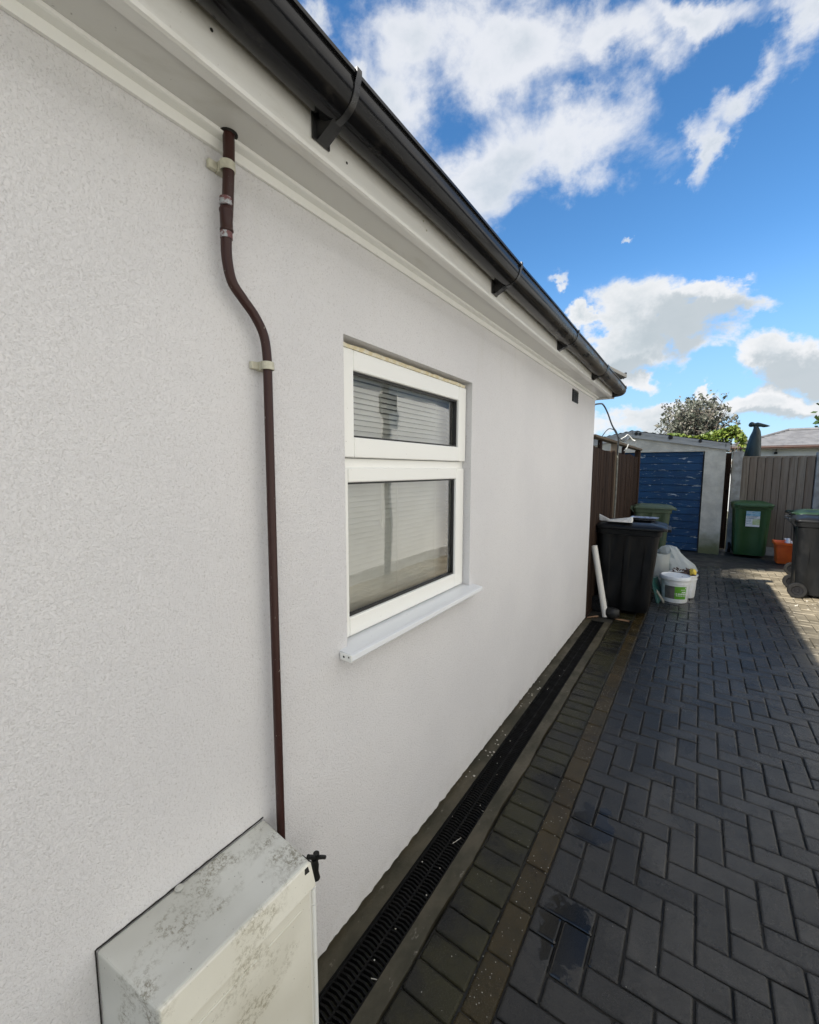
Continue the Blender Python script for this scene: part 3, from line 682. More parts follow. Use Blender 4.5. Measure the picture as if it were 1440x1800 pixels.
for (y_, z_) in ((.34, 2.43), (.50, 2.452), (.86, 2.425), (1.22, 2.45), (1.24, 2.43), (1.95, 2.44), (2.38, 2.45), (3.1, 2.435), (3.5, 2.45)):
    recalc(MB().lathe([(.0005, .0), (.0032, .0), (.0030, .0012), (.0005, .0016)], (.1722, y_, z_), 8, 'x').build('nail_head', 'clip' if y_ > 1 else 'slot', H))
# airbrick
ab = MB(); ab.box((.001, 3.885, 2.245), (.006, 4.085, 2.352))
for i in range(5):
    z_ = 2.253 + i * .019; ab.hexa([(.006, 3.892, z_), (.012, 3.892, z_), (.012, 4.078, z_), (.006, 4.078, z_), (.006, 3.892, z_ + .012), (.007, 3.892, z_ + .013), (.007, 4.078, z_ + .013), (.006, 4.078, z_ + .012)])
ab.build('airbrick', 'black_pl', H)

# ------------------------------------------------------------------ maroon pipe
pp = thing('wall_pipe', 'thin maroon painted pipe bending down the white wall from the eaves to the meter box', 'pipe', (.034, .70, .6))
path = [(.036, .618, 2.43), (.034, .618, 2.36), (.031, .612, 2.25), (.030, .606, 2.18), (.030, .606, 2.13), (.030, .617, 2.085), (.030, .645, 2.055), (.030, .676, 2.025), (.030, .700, 1.985), (.030, .708, 1.93), (.030, .708, 1.85), (.030, .706, 1.3), (.030, .705, .7), (.030, .705, .56)]
sp = spline(path, 10)
pm = MB(); pm.tube(sp, [.0128 if p.z > 2.25 else (.0128 - .0012 * min(1, (2.25 - p.z) / .2)) for p in sp], 18); pm.build('pipe_run', 'pipe', pp)
cpn = MB(); cpn.lathe([(.0132, 2.192), (.0150, 2.194), (.0150, 2.196), (.0138, 2.199), (.0138, 2.232), (.0150, 2.235), (.0150, 2.239), (.0130, 2.243)], (.0305, .6075, 0), 20); cpn.build('coupling', 'pipe', pp)
smr = MB(); prof = []
for k in range(9): prof.append((.0142 + .0014 * mnoise.noise(Vector((k * 1.7, 0, 0))), 2.247 + k * .0022))
smr.lathe(prof, (.0308, .6085, 0), 18); smr.build('solder_smear', 'smear', pp); smr = MB(); prof = [(.0137 + .0012 * mnoise.noise(Vector((k * 1.7, 5, 0))), 2.176 + k * .002) for k in range(8)]
smr.lathe(prof, (.0302, .6062, 0), 18); smr.build('solder_smear', 'smear', pp)
def clip(y, z, nm):
    b = MB(); rr = []
    for zz_ in (z - .010, z + .010):
        arc = [(.030 + .0170 * math.cos(a), y + .0170 * math.sin(a), zz_) for a in [R(-110 + 220 * k / 12) for k in range(13)]]
        arc += [(.030 + .0135 * math.cos(a), y + .0135 * math.sin(a), zz_) for a in [R(110 - 220 * k / 12) for k in range(13)]]
        rr.append(arc)
    b.loft(rr, True, True, True); b.box((.001, y - .014, z - .011), (.020, y + .014, z + .011)); b.box((.001, y - .034, z - .009), (.013, y - .014, z + .009))
    return recalc(b.build('pipe_clip', 'clip', pp, bevel=.0015))
clip(.616, 2.335, 'a'); clip(.708, 1.912, 'b')
MB().lathe([(.0165, 2.4025), (.020, 2.4030), (.020, 2.4034)], (.036, .618, 0), 16).build('hole_edge', 'slot', pp)

# ------------------------------------------------------------------ meter box
bx = thing('meter_box', 'grimy white plastic meter box with sloping top fixed low on the wall', 'meter box', (.1, .48, .1))
# back outline y .268-.668 at the wall, front outline slightly narrower
b = MB()
BL, BR, ZB, ZF = .268, .668, .672, .652
FL, FR, XF = .298, .668, .190
b.hexa([(.002, BL, .10), (XF + .004, FL + .006, .10), (XF + .004, FR + .012, .10), (.002, BR, .10), (.002, BL, ZB), (XF, FL, ZF), (XF, FR, ZF - .004), (.002, BR, ZB - .002)])
b.build('box_body', 'boxtop', bx, bevel=.006, seg=3)
b = MB()   # raised hood band round the front
b.hexa([(XF + .001, FL + .001, ZF - .066), (XF + .016, FL + .004, ZF - .070), (XF + .016, FR + .008, ZF - .072), (XF + .001, FR + .004, ZF - .068), (XF - .004, FL + .002, ZF - .001), (XF + .004, FL + .003, ZF - .003), (XF + .004, FR + .002, ZF - .007), (XF - .004, FR - .001, ZF - .005)])
b.build('hood', 'boxp', bx, bevel=.003, seg=3)
b = MB().box((XF + .0045, FL + .010, .11), (XF + .0125, FR - .012, ZF - .073))
b.box((XF + .0127, FL + .03, ZF - .103), (XF + .0150, FL + .20, ZF - .098)); b.box((XF + .0127, FL + .23, ZF - .103), (XF + .0150, FR - .04, ZF - .098))
b.build('door', 'boxp', bx, bevel=.0025)
b = MB(); b.tube([(XF + .006, FR + .006, .11), (XF + .006, FR + .006, ZF - .13)], .0062, 12); b.tube([(XF + .006, FR + .006, ZF - .126), (XF + .006, FR + .006, ZF - .082)], .0058, 12)
b.box((XF - .004, FR - .0115, .11), (XF + .0035, FR + .012, ZF - .075)); b.build('hinge', 'upvc', bx)
b = MB(); rings = []
for k in range(25): # cracked mastic line round the back edge
    t_ = k / 24; rings.append([(.0008, BL + (BR - BL) * t_, ZB + .0005), (.0030, BL + (BR - BL) * t_, ZB - .0005), (.0030, BL + (BR - BL) * t_, ZB + .0016 + .0006 * math.sin(k * 2.1)), (.0008, BL + (BR - BL) * t_, ZB + .0024 + .0008 * math.sin(k * 3.7))])
b.loft(rings); b.box((.0008, BL - .0025, .15), (.0030, BL - .0002, ZB + .001)); b.build('mastic_line', 'slot', bx)
b = MB().lathe([(.0001, 0), (.009, .0005), (.010, .003), (.006, .0045), (.0001, .005)], (.012, .43, .6715), 14); b.build('screw_cap', 'boxtop', bx)
b = MB().hexa([(XF + .005, FR - .022, ZF - .022), (XF + .0085, FR - .022, ZF - .022), (XF + .0085, FR - .008, ZF - .024), (XF + .005, FR - .008, ZF - .024), (XF + .003, FR - .020, ZF - .010), (XF + .0060, FR - .020, ZF - .010), (XF + .0060, FR - .010, ZF - .010), (XF + .003, FR - .010, ZF - .010)])
b.build('key_slot', 'slot', bx)

# black tap beside the box
tp_ = thing('wall_tap', 'small black tap with lever handle poking out beside the meter box', 'tap', (.09, .78, .45))
b = MB(); b.tube([(.002, .80, .44), (.08, .785, .462), (.10, .77, .466)], .007, 10); b.tube([(.10, .765, .520), (.10, .766, .500), (.10, .768, .478), (.10, .770, .455)], [.009, .012, .009, .012], 12)
b.build('tap_body', 'black_pl', tp_)
b = MB(); b.tube([(.100, .738, .542), (.100, .742, .546), (.100, .770, .521), (.100, .797, .500), (.100, .806, .492)], [.004, .0065, .006, .0055, .0055], 8); b.lathe([(.0001, -.010), (.009, -.009), (.010, 0), (.009, .009), (.0001, .010)], (.100, .772, .524), 12); b.build('tap_lever', 'black_pl', tp_)

# ------------------------------------------------------------------ left fence
F = thing('dark_fence', 'tall dark brown slatted wooden fence running on from the house corner to the garage', 'fence', (-.05, 6.9, 0))
b = MB(); y = 4.875
while y < 8.78:
    w_ = .030; t = (random.random(), 0, 0); k = int((y - 4.87) / .032)
    sag = -.028 * math.sin(math.pi * min(1, max(0, ((y - 4.87) % 1.44) / 1.44)))
    b.box((-.022 + rnd(-.003, .004), y, .04), (.0 + rnd(-.003, .004), y + w_ - .009, 1.905 + sag + rnd(-.006, .006)), t); y += w_
b.build('slats', 'fence_dark', F)
b = MB().box((-.038, 4.87, .04), (-.032, 8.79, 1.86), (1, 0, 0)); b.build('slat_gap_shade', 'fence_dark', F)  # dark-tinted sheet stands in for the shade between the slats
for (y0, w_) in ((6.28, .06), (8.80, .10)):
    b = MB().box((-.06, y0, 0), (.028, y0 + w_, 2.0), (.2, 0, 0)); b.build('post', 'fence_grey' if y0 < 7 else 'fence_dark', F, bevel=.003)
for y0 in (5.45, 7.30): MB().box((-.07, y0, 1.5), (-.033, y0 + .09, 2.0), (.9, 0, 0)).build('post', 'fence_dark', F)
b = MB().hexa([(-.07, 4.87, 2.0), (.02, 4.87, 2.0), (.045, 8.98, 2.003), (-.05, 8.98, 2.003), (-.07, 4.87, 2.026), (.02, 4.87, 2.026), (.045, 8.98, 2.035), (-.05, 8.98, 2.035)]); b.build('top_rail', 'rail_wood', F, bevel=.002)
MB().box((-.025, 4.868, .0), (.006, 8.79, .038), (.8, 0, 0)).build('gravel_board', 'fence_dark', F)

# cables at the house corner
b = MB(); b.tube(spline([(-.07, 4.93, 2.34), (.0, 5.1, 2.375), (.02, 5.2, 2.37), (.04, 5.35, 2.30), (.07, 5.5, 2.17), (.085, 5.75, 2.10), (.070, 6.0, 2.02), (.045, 6.15, 1.85)], 6), .0085, 8)
b.tube(spline([(.085, 5.7, 2.12), (.02, 5.6, 2.14), (-.03, 5.5, 2.05), (-.05, 5.45, 1.95)], 6), .006, 6)
b.tube(spline([(.07, 5.55, 2.15), (.11, 5.7, 2.05), (.15, 5.9, 2.0), (.19, 6.0, 2.05)], 6), .006, 6)
tag(b.build('cable', 'cable'), 'grey cables looping from the soffit corner over the fence top', 'cable')
b = MB(); b.tube([(.047, 6.16, 2.03), (.046, 6.18, 1.4), (.035, 6.20, .75), (.03, 6.22, .1)], .0105, 8)
tag(b.build('conduit', 'cable_b'), 'thin pale conduit running straight down the dark slatted fence', 'conduit')
b = MB(); b.tube(spline([(.10, 6.0, 2.04), (.13, 6.1, 2.07), (.16, 6.15, 2.10), (.21, 6.2, 2.04), (.24, 6.2, 2.025)], 6), .006, 6)
b.tube(spline([(.10, 6.3, 1.90), (.13, 6.3, 1.93), (.15, 6.3, 1.99)], 5), .006, 6)
tag(b.build('loose_wire', 'cable_w'), 'short curl of white wire sticking up over the fence rail', 'wire')

# ------------------------------------------------------------------ garage
G = thing('garage', 'low concrete garage with a flaking blue slatted door and grey bargeboard', 'garage', (0, 10.15, 0))
GY = 10.15
b = MB(); b.box((1.010, GY, -.02), (1.345, GY + .22, 2.03)); b.box((-1.45, GY, -.02), (-1.12, GY + .22, 2.03))
b.add([(-1.45, GY, 2.0305), (1.345, GY, 2.0305), (1.345, GY, 2.06), (-.27, GY, 2.38), (-1.45, GY, 2.15)], [(0, 1, 2, 3, 4)])
b.box((-1.12, GY + .002, 2.014), (1.010, GY + .2, 2.0300))
b.hexa([(1.245, GY + .22, -.02), (1.345, GY + .22, -.02), (1.345, GY + 5, -.02), (1.245, GY + 5, -.02), (1.245, GY + .22, 2.05), (1.345, GY + .22, 2.03), (1.345, GY + 5, 2.03), (1.245, GY + 5, 2.05)])
b.box((-1.45, GY + .22, -.02), (-1.35, GY + 5, 2.05)); b.box((-1.45, GY + 5, -.02), (1.345, GY + 5.1, 2.1)); b.build('garage_wall', 'gconc', G)
d = MB(); zz0 = .012; hgt = 2.0 / 13.6
z = zz0
while z < 2.008:
    z1 = min(z + hgt, 2.012); x0, x1 = -1.115, .985
    d.hexa([(x0, GY + .060, z), (x1, GY + .060, z), (x1, GY + .11, z), (x0, GY + .11, z), (x0, GY + .060, z + .012), (x1, GY + .060, z + .012), (x1, GY + .11, z + .012), (x0, GY + .11, z + .012)])
    d.hexa([(x0, GY + .044, z + .012), (x1, GY + .044, z + .012), (x1, GY + .11, z + .012), (x0, GY + .11, z + .012), (x0, GY + .054, z1 - .001), (x1, GY + .054, z1 - .001), (x1, GY + .11, z1 - .001), (x0, GY + .11, z1 - .001)])
    z = z1 if z1 > z + .01 else 9
d.build('garage_door', 'gdoor', G)
MB().box((.986, GY + .03, 0), (1.0095, GY + .11, 2.013)).build('door_frame', 'slot', G)
b = MB(); p = [(1.395, 2.03), (1.395, 2.155), (-.275, 2.462), (-1.52, 2.215), (-1.52, 2.09), (-.275, 2.325)]
for (q0, q1) in (((1.395, 2.028, 2.150), (-.270, 2.325, 2.462)), ((-.275, 2.325, 2.462), (-1.52, 2.085, 2.215))):
    b.hexa([(q0[0], GY - .045, q0[1]), (q1[0], GY - .045, q1[1]), (q1[0], GY - .015, q1[1]), (q0[0], GY - .015, q0[1]), (q0[0], GY - .045, q0[2]), (q1[0], GY - .045, q1[2]), (q1[0], GY - .015, q1[2]), (q0[0], GY - .015, q0[2])], (.2, 0, 0))
    b.hexa([(q0[0], GY - .052, q0[1] + .085), (q1[0], GY - .052, q1[1] + .085), (q1[0], GY - .046, q1[1] + .085), (q0[0], GY - .046, q0[1] + .085), (q0[0], GY - .052, q0[2] + .003), (q1[0], GY - .052, q1[2] + .003), (q1[0], GY - .046, q1[2] + .003), (q0[0], GY - .046, q0[2] + .003)], (.7, 0, 0))
recalc(b.build('bargeboard', 'barge', G))
b = MB(); xs = [i / 60 for i in range(61)]
for (xa, za, xb, zb) in ((1.42, 2.150, -.27, 2.468), (-.27, 2.468, -1.55, 2.215)):
    rings = []
    for yy in (GY - .03, GY + 5.1):
        rings.append([(xa + (xb - xa) * t_, yy, za + (zb - za) * t_ + .008 * math.sin(t_ * 75) + .012) for t_ in xs])
    b.loft(rings, False, False, True)
    b.loft([[(x, y, z - .012) for x, y, z in r_] for r_ in rings], False, False, True)
b.build('garage_roof', 'roof_sheet', G)
for (x_, z_, r_) in ((-.20, 2.405, .035), (-.13, 2.395, .03), (.42, 2.305, .042), (.92, 2.212, .030)):
    b = MB(); b.lathe([(.0001, 0), (r_, .002), (r_ * .8, .006), (.0001, .007)], (x_, GY - .062, z_), 9, 'y', sx=1.1); recalc(b.build('bolt', 'slot', G))

# ------------------------------------------------------------------ right fence with concrete posts
F2 = thing('panel_fence', 'pale brown upright board fence between concrete posts, behind the green bin', 'fence', (2.1, 10.65, 0))
FY = 10.65
MB().box((1.47, FY - .05, -.02), (1.63, FY + .09, 2.015)).build('concrete_post', 'post_conc', F2, bevel=.012)
MB().box((2.70, FY - .05, -.02), (2.83, FY + .09, 1.98)).build('concrete_post', 'post_conc', F2, bevel=.012)
MB().box((1.347, FY + .30, 0), (1.469, FY + .33, 2.0), (.5, 0, 0)).build('gap_shade_board', 'fence_dark', F2)  # dark board put in for the deep shade between garage and post
MB().box((1.632, FY + .006, .16), (2.698, FY + .012, 1.89), (.5, 0, 0)).build('seam_shade_sheet', 'fence_dark', F2)  # dark sheet added behind the boards as the shade in their seams
b = MB(); x = 1.634
while x < 2.68:
    t = (random.random(), 0, 0); b.hexa([(x, FY - .004, .16), (min(x + .106, 2.698), FY - .034, .16), (min(x + .106, 2.698), FY + .004, .16), (x, FY + .004, .16), (x, FY - .004, 1.895), (min(x + .106, 2.698), FY - .034, 1.895), (min(x + .106, 2.698), FY + .004, 1.895), (x, FY + .004, 1.895)], t); x += .1175
b.build('boards', 'fence_grey', F2)
MB().box((1.632, FY - .03, 1.897), (2.698, FY + .02, 1.918), (.2, 0, 0)).build('capping', 'fence_grey', F2)
MB().box((1.632, FY - .02, -.02), (2.698, FY + .02, .158)).build('gravel_board', 'post_conc', F2)
b = MB(); x = 2.832
while x < 5.4: b.hexa([(x, FY - .006, .16), (x + .108, FY - .020, .16), (x + .108, FY + .004, .16), (x, FY + .004, .16), (x, FY - .006, 1.87), (x + .108, FY - .020, 1.87), (x + .108, FY + .004, 1.87), (x, FY + .004, 1.87)], (random.random(), 0, 0)); x += .096
b.build('boards', 'fence_grey', F2)

# closed parasol in its cover, behind the fence
U = thing('covered_parasol', 'closed parasol in a dark green cover tied at the neck, standing behind the fence', 'parasol', (1.81, 10.95, 0))
rings = []
for z_, r_, ox in ((.4, .07, 0), (1.2, .13, 0), (1.6, .135, -.005), (1.95, .122, -.005), (2.15, .105, .0), (2.32, .085, .01), (2.42, .062, .02), (2.49, .042, .012), (2.52, .036, .0)):
    rings.append([(1.81 + ox + r_ * math.cos(a) * (1 + .12 * math.sin(3 * a + z_ * 3) + .05 * math.sin(7 * a)), 10.95 + r_ * math.sin(a), z_) for a in [2 * math.pi * k / 24 for k in range(24)]])
MB().loft(rings).build('cover', 'cover', U)
rings = []
for s1, r_, dz in ((0, .012, 0), (.015, .040, .003), (.045, .052, .008), (.075, .045, .006), (.1, .030, .0)): rings.append([(1.70 + s1, 10.95 + r_ * math.cos(a), 2.55 + dz + r_ * math.sin(a)) for a in [2 * math.pi * k / 14 for k in range(14)]])
MB().loft(rings).build('tied_top', 'cover', U)
rings = []
for s1, r_, dz in ((0, .035, 0), (.05, .045, .005), (.10, .038, -.005), (.15, .034, -.02), (.20, .022, -.028), (.245, .003, -.032)): rings.append([(1.79 + s1, 10.95 + r_ * .8 * math.cos(a), 2.545 + dz + r_ * math.sin(a)) for a in [2 * math.pi * k / 14 for k in range(14)]])
MB().loft(rings).build('loose_flap', 'cover', U)
MB().tube([(1.81, 10.95, 0), (1.81, 10.95, .45)], .025, 10).build('pole', 'post_conc', U)

# ------------------------------------------------------------------ wheelie bins
def rrect(w, d, r, z, cy=0, n=5, groove=0):
    pts = []
    for (sx, sy, a0) in ((1, 1, 0), (-1, 1, 90), (-1, -1, 180), (1, -1, 270)):
        for k in range(n + 1):
            a = R(a0 + 90 * k / n); pts.append((sx * (w / 2 - r) + r * math.cos(a), sy * (d / 2 - r) + r * math.sin(a)))
        if groove:
            if a0 == 0: seq = [(.30, d / 2), (.27, d / 2 - groove), (-.27, d / 2 - groove), (-.30, d / 2)]; pts += [(u * w, v) for u, v in seq]
            elif a0 == 90: seq = [(.30, 1), (.28, 0), (.06, 0), (.04, 1), (-.04, 1), (-.06, 0), (-.28, 0), (-.30, 1)]; pts += [(-w / 2 + groove * (1 - v), u * d) for u, v in seq]
            elif a0 == 180: seq = [(-.30, 1), (-.27, 0), (.27, 0), (.30, 1)]; pts += [(u * w, -d / 2 + groove * (1 - v)) for u, v in seq]
            else: seq = [(-.30, 1), (-.28, 0), (-.06, 0), (-.04, 1), (.04, 1), (.06, 0), (.28, 0), (.30, 1)]; pts += [(w / 2 - groove * (1 - v), u * d) for u, v in seq]
    return [(x, y + cy, z) for x, y in pts]
def make_bin(label, body_m, lid_m, loc, rz, sc=(1, 1, 1), tilt=0, group='wheelie bins standing on the drive'):
    B = thing('wheelie_bin', label, 'wheelie bin', loc, rz, group); B.scale = sc
    b = MB()
    # front is local -Y, wheels at +Y
    lv = ((.045, .45, .50, .02, 0), (.075, .47, .52, .02, .006), (.22, .48, .535, .012, .012), (.55, .505, .565, .004, .013), (.86, .525, .605, -.004, .012), (.925, .53, .615, -.006, 0), (.93, .565, .65, -.008, 0), (.965, .57, .655, -.008, 0), (.985, .575, .66, -.008, 0))
    rings = [rrect(w_, d_, .055, z_, cy, 5, max(g_, .0001)) for (z_, w_, d_, cy, g_) in lv]
    b.loft(rings, True, True, True)
    b.build('bin_body', body_m, B, local=True)
    L = MB(); lr = []
    for (z_, w_, d_, cy) in ((.987, .575, .690, -.022), (.990, .590, .715, -.026), (1.012, .590, .715, -.026), (1.022, .575, .700, -.026), (1.040, .50, .60, -.02), (1.056, .38, .46, -.01), (1.060, .34, .42, -.01), (1.048, .32, .40, -.01)):
        lr.append(rrect(w_, d_, .05 if w_ > .45 else .03, z_, cy, 5))
    L.loft(lr, True, True, True)
    L.box((-.20, -.415, .975), (.20, -.375, 1.008))
    for sx in (-.235, .175): L.box((sx, .33, .985), (sx + .06, .395, 1.030))
    lo = recalc(L.build('lid', lid_m, B, local=True, bevel=.004))
    h_ = MB(); h_.tube([(-.26, .385, 1.0), (.26, .385, 1.0)], .016, 10)
    for sx in (-.235, 0, .235): h_.hexa([(sx - .012, .31, .93), (sx + .012, .31, .93), (sx + .012, .33, .93), (sx - .012, .33, .93), (sx - .012, .36, 1.01), (sx + .012, .36, 1.01), (sx + .012, .395, 1.01), (sx - .012, .395, 1.01)])
    recalc(h_.build('handle', body_m, B, local=True))
    MB().tube([(-.25, .255, .10), (.25, .255, .10)], .011, 8).box((-.2, .20, .06), (-.15, .27, .14)).box((.15, .20, .06), (.2, .27, .14)).build('axle', 'rim', B, local=True)
    for sx in (-.272, .272):
        wm = MB(); wm.lathe([(.060, -.022), (.092, -.022), (.099, -.015), (.10, 0), (.099, .015), (.092, .022), (.060, .022), (.060, -.022)], (sx, .255, .10), 28, 'x', caps=False); wo = recalc(wm.build('wheel', 'tyre', B, local=True))
        rm_ = MB(); rm_.lathe([(.002, -.018), (.022, -.018), (.026, -.008), (.055, -.010), (.0605, -.020), (.0605, .020), (.055, .010), (.026, .008), (.022, .018), (.002, .018)], (sx, .255, .10), 24, 'x'); recalc(rm_.build('rim', 'rim', wo, local=True))
    return B
make_bin('black wheelie bin by the dark fence with white paper lying on its lid', 'bin_black', 'bin_black', (.315, 5.47, 0), R(93))
make_bin('faded sage green wheelie bin half hidden behind the black bin, before the garage door', 'bin_sage', 'bin_sage', (.30, 8.38, 0), R(96), (.88, .86, 1.0))
gb = make_bin('green wheelie bin with a white and blue sticker, against the concrete post', 'bin_green', 'bin_green', (1.80, 10.33, 0), R(2))
make_bin('dark wheelie bin with a green lid tucked behind the right hand black bin', 'bin_black', 'bin_dgreen', (2.50, 8.55, 0), R(91))
make_bin('large black wheelie bin cut off by the right edge, its wheels facing the drive', 'bin_black', 'bin_black', (2.345, 7.50, 0), R(88))
# sticker on green bin
st = MB().box((-.10, -.302, .60), (.105, -.3005, .90)); st.build('sticker', 'paper_w', gb, local=True)
sto = [o for o in gb.children if o.name.startswith('sticker')][0]
MB().box((-.10, -.3030, .80), (.105, -.3022, .90)).build('blue_panel', 'lab_blue', sto, local=True)
MB().box((.0, -.3030, .635), (.105, -.3022, .742)).build('lime_panel', 'lab_lime', sto, local=True)
b = MB()
for z_, x0, x1 in ((.775, -.09, .06), (.757, -.09, .02), (.722, -.09, -.02), (.702, -.09, -.02), (.682, -.09, -.03), (.650, -.09, -.01), (.790, -.09, .08)): b.box((x0, -.3042, z_), (x1, -.3032, z_ + .006))
b.box((-.10, -.3042, .747), (.105, -.3032, .753)); b.build('printed_lines', 'ink', sto, local=True)
b = MB()
for z_, x0, x1 in ((.872, -.085, .0), (.855, -.085, -.02), (.838, -.085, .03)): b.box((x0, -.3046, z_), (x1, -.3036, z_ + .008))
b.build('pale_lettering', 'paper_w', sto, local=True)

# papers and tray on the near black bin lid
b = MB(); b.hexa([(.115, 5.22, 1.064), (.36, 5.20, 1.066), (.37, 5.27, 1.066), (.13, 5.30, 1.064), (.115, 5.22, 1.069), (.36, 5.20, 1.10), (.37, 5.27, 1.10), (.13, 5.30, 1.069)])
b.hexa([(.10, 5.31, 1.064), (.35, 5.27, 1.064), (.36, 5.36, 1.064), (.12, 5.39, 1.064), (.10, 5.31, 1.070), (.35, 5.27, 1.118), (.36, 5.36, 1.116), (.12, 5.39, 1.070)])
tag(b.build('folded_paper', 'paper_w'), 'crumpled white paper lying on the lid of the near black bin', 'paper')
b = MB(); b.hexa([(.01, 5.36, 1.055), (.13, 5.34, 1.055), (.15, 5.38, 1.055), (.02, 5.40, 1.055), (.00, 5.36, 1.125), (.12, 5.34, 1.075), (.12, 5.345, 1.078), (.00, 5.37, 1.130)])
tag(b.build('card_scrap', 'paper_w'), 'white scrap of card poking up by the hinge of the near black bin', 'card')
b = MB(); b.loft([rrect(.22, .15, .03, 1.062, 0), rrect(.27, .19, .03, 1.092, 0), rrect(.29, .21, .03, 1.094, 0), rrect(.265, .185, .03, 1.091, 0), rrect(.215, .145, .03, 1.066, 0)])
o = b.build('foil_tray', 'foil'); o.location = (.45, 5.62, .0); tag(o, 'crumpled silver foil tray on the near black bin lid', 'tray')
# paper on the right black bin
b = MB(); b.hexa([(2.28, 7.24, 1.060), (2.50, 7.22, 1.060), (2.52, 7.40, 1.060), (2.30, 7.42, 1.060), (2.28, 7.24, 1.064), (2.50, 7.22, 1.09), (2.52, 7.40, 1.088), (2.30, 7.42, 1.064)])
tag(b.build('white_wrapper', 'paper_w'), 'white wrapper lying on the lid of the right hand black bin', 'wrapper')

# white tube leaning against the bin
b = MB(); p0, p1 = Vector((.145, 5.02, .17)), Vector((.02, 5.04, .80)); rings = []
ax = (p1 - p0).normalized(); u = ax.orthogonal().normalized(); v = ax.cross(u)
def rg(p, r): return [p + (u * math.cos(a) + v * math.sin(a)) * r for a in [2 * math.pi * k / 20 for k in range(20)]]
p00 = p0 - ax * .16
b.loft([rg(p00, .033), rg(p1, .033), rg(p1, .030), rg(p00 + ax * .01, .030)], True, False, True)
tag(recalc(b.build('white_tube', 'tube')), 'white plastic tube leaning between the fence and the near black bin', 'tube')
# black bag by the wheel
b = MB(); rings = []
for i in range(11):
    t_ = math.pi * i / 10; z_ = .062 - .062 * math.cos(t_); r_ = .085 * math.sin(t_) ** .7 + .002
    rings.append([(.235 + r_ * math.cos(a) * (1 + .22 * mnoise.noise(Vector((math.cos(a) * 2, math.sin(a) * 2, z_ * 20)))), 5.03 + r_ * .7 * math.sin(a) * (1 + .2 * mnoise.noise(Vector((math.cos(a) * 3, math.sin(a) * 3, 5)))), z_) for a in [2 * math.pi * k / 22 for k in range(22)]])
b.loft(rings); tag(recalc(b.build('black_sack', 'black_pl')), 'small shiny black sack crumpled at the foot of the white tube', 'sack')
# dry leaves in the corner
for i, (x_, y_, a, lb) in enumerate(((.34, 5.0, -.15, 'brown curled leaf lying in front of the near black bin'), (.06, 4.93, .8, 'reddish dead leaf in the corner at the fence foot'))):
    b = MB(); L = .16 if i == 0 else .10; rr = []
    for k in range(7):
        t_ = k / 6; ww = .02 * math.sin(math.pi * min(.97, max(.05, t_))) + .002; px = x_ - L / 2 + L * t_
        rr.append([(px * 1.0, y_ + (px - x_) * a - ww, .004 + .012 * t_), (px, y_ + (px - x_) * a, .002 + .004 * t_), (px, y_ + (px - x_) * a + ww, .006 + .016 * t_)])
    b.loft(rr, False, False, True); b.loft([[(p[0], p[1], p[2] + .001) for p in r_] for r_ in rr], False, False, True)
    tag(b.build('dead_leaf', 'leafdry'), lb, 'leaf')

# ------------------------------------------------------------------ buckets
def bucket(name, label, cx, cy, lid=True):
    K = thing(name, label, 'bucket', (cx, cy, 0)); b = MB()
    prof = [(.128, .0), (.136, .004), (.140, .02), (.153, .24), (.160, .242), (.160, .250), (.155, .252), (.157, .285), (.166, .288), (.166, .300), (.160, .303), (.152, .300), (.148, .12), (.134, .02), (.02, .018)]
    b.lathe(prof, (cx, cy, 0), 36); recalc(b.build('tub', 'white_pl', K))
    if lid:
        b = MB(); b.lathe([(.170, .286), (.175, .290), (.175, .300), (.168, .318), (.160, .330), (.152, .331), (.148, .322), (.02, .320), (.0005, .320)], (cx, cy, 0), 36); recalc(b.build('lid', 'white_pl', K))
        MB().lathe([(.0005, .3245), (.006, .3240), (.006, .3200)], (cx + .07, cy - .03, 0), 10).build('lid_mark', 'slot', K)
        def wrap(a0, a1, z0, z1, off, mt, nm, par, n=12):
            q = MB(); rr = []
            for k in range(n + 1):
                a = R(a0 + (a1 - a0) * k / n); r0 = .140 + (z0 - .02) * .059 + off; r1 = .140 + (z1 - .02) * .059 + off
                rr.append([(cx + (r0 + dd) * math.cos(a), cy + (r0 + dd) * math.sin(a), z0) if e == 0 else (cx + (r1 + dd) * math.cos(a), cy + (r1 + dd) * math.sin(a), z1) for e, dd in ((0, -.0005), (0, .0004), (1, .0004), (1, -.0005))])
            q.loft(rr, True, True, False); return recalc(q.build(nm, mt, par))
        lb_ = wrap(-133, -36, .055, .215, .0012, 'lab_green', 'label', K, 20)
        wrap(-133, -88, .055, .215, .0022, 'lab_grey', 'grey_panel', lb_, 10)
        k_ = MB()
        def bar(a0, a1, z0, z1):
            n = 5; rr = []
            for k in range(n + 1):
                a = R(a0 + (a1 - a0) * k / n)
                rr.append([(cx + (.140 + (z - .02) * .059 + dd) * math.cos(a), cy + (.140 + (z - .02) * .059 + dd) * math.sin(a), z) for z, dd in ((z0, .0015), (z0, .0032), (z1, .0032), (z1, .0015))])
            k_.loft(rr, True, True, False)
        bar(-43, -39, .190, .206); bar(-62, -42, .172, .178); bar(-58, -40, .140, .152); bar(-75, -40, .122, .128)
        for i in range(6): bar(-82 + i * 7.5, -77.5 + i * 7.5, .095, .106)
        recalc(k_.build('pale_print', 'paper_w', lb_))
        h_ = MB(); pts = [(cx + .168 * math.cos(R(a)), cy + .168 * math.sin(R(a)) + 0, .27 - .16 * math.sin(R((a + 30) * 180 / 180)) if False else .27) for a in (0,)]
        h_.tube(spline([(cx + .165, cy + .02, .268), (cx + .178, cy - .02, .20), (cx + .165, cy - .05, .12), (cx + .155, cy - .045, .075)], 6), .0035, 6); h_.build('handle', 'white_pl', K)
    return K
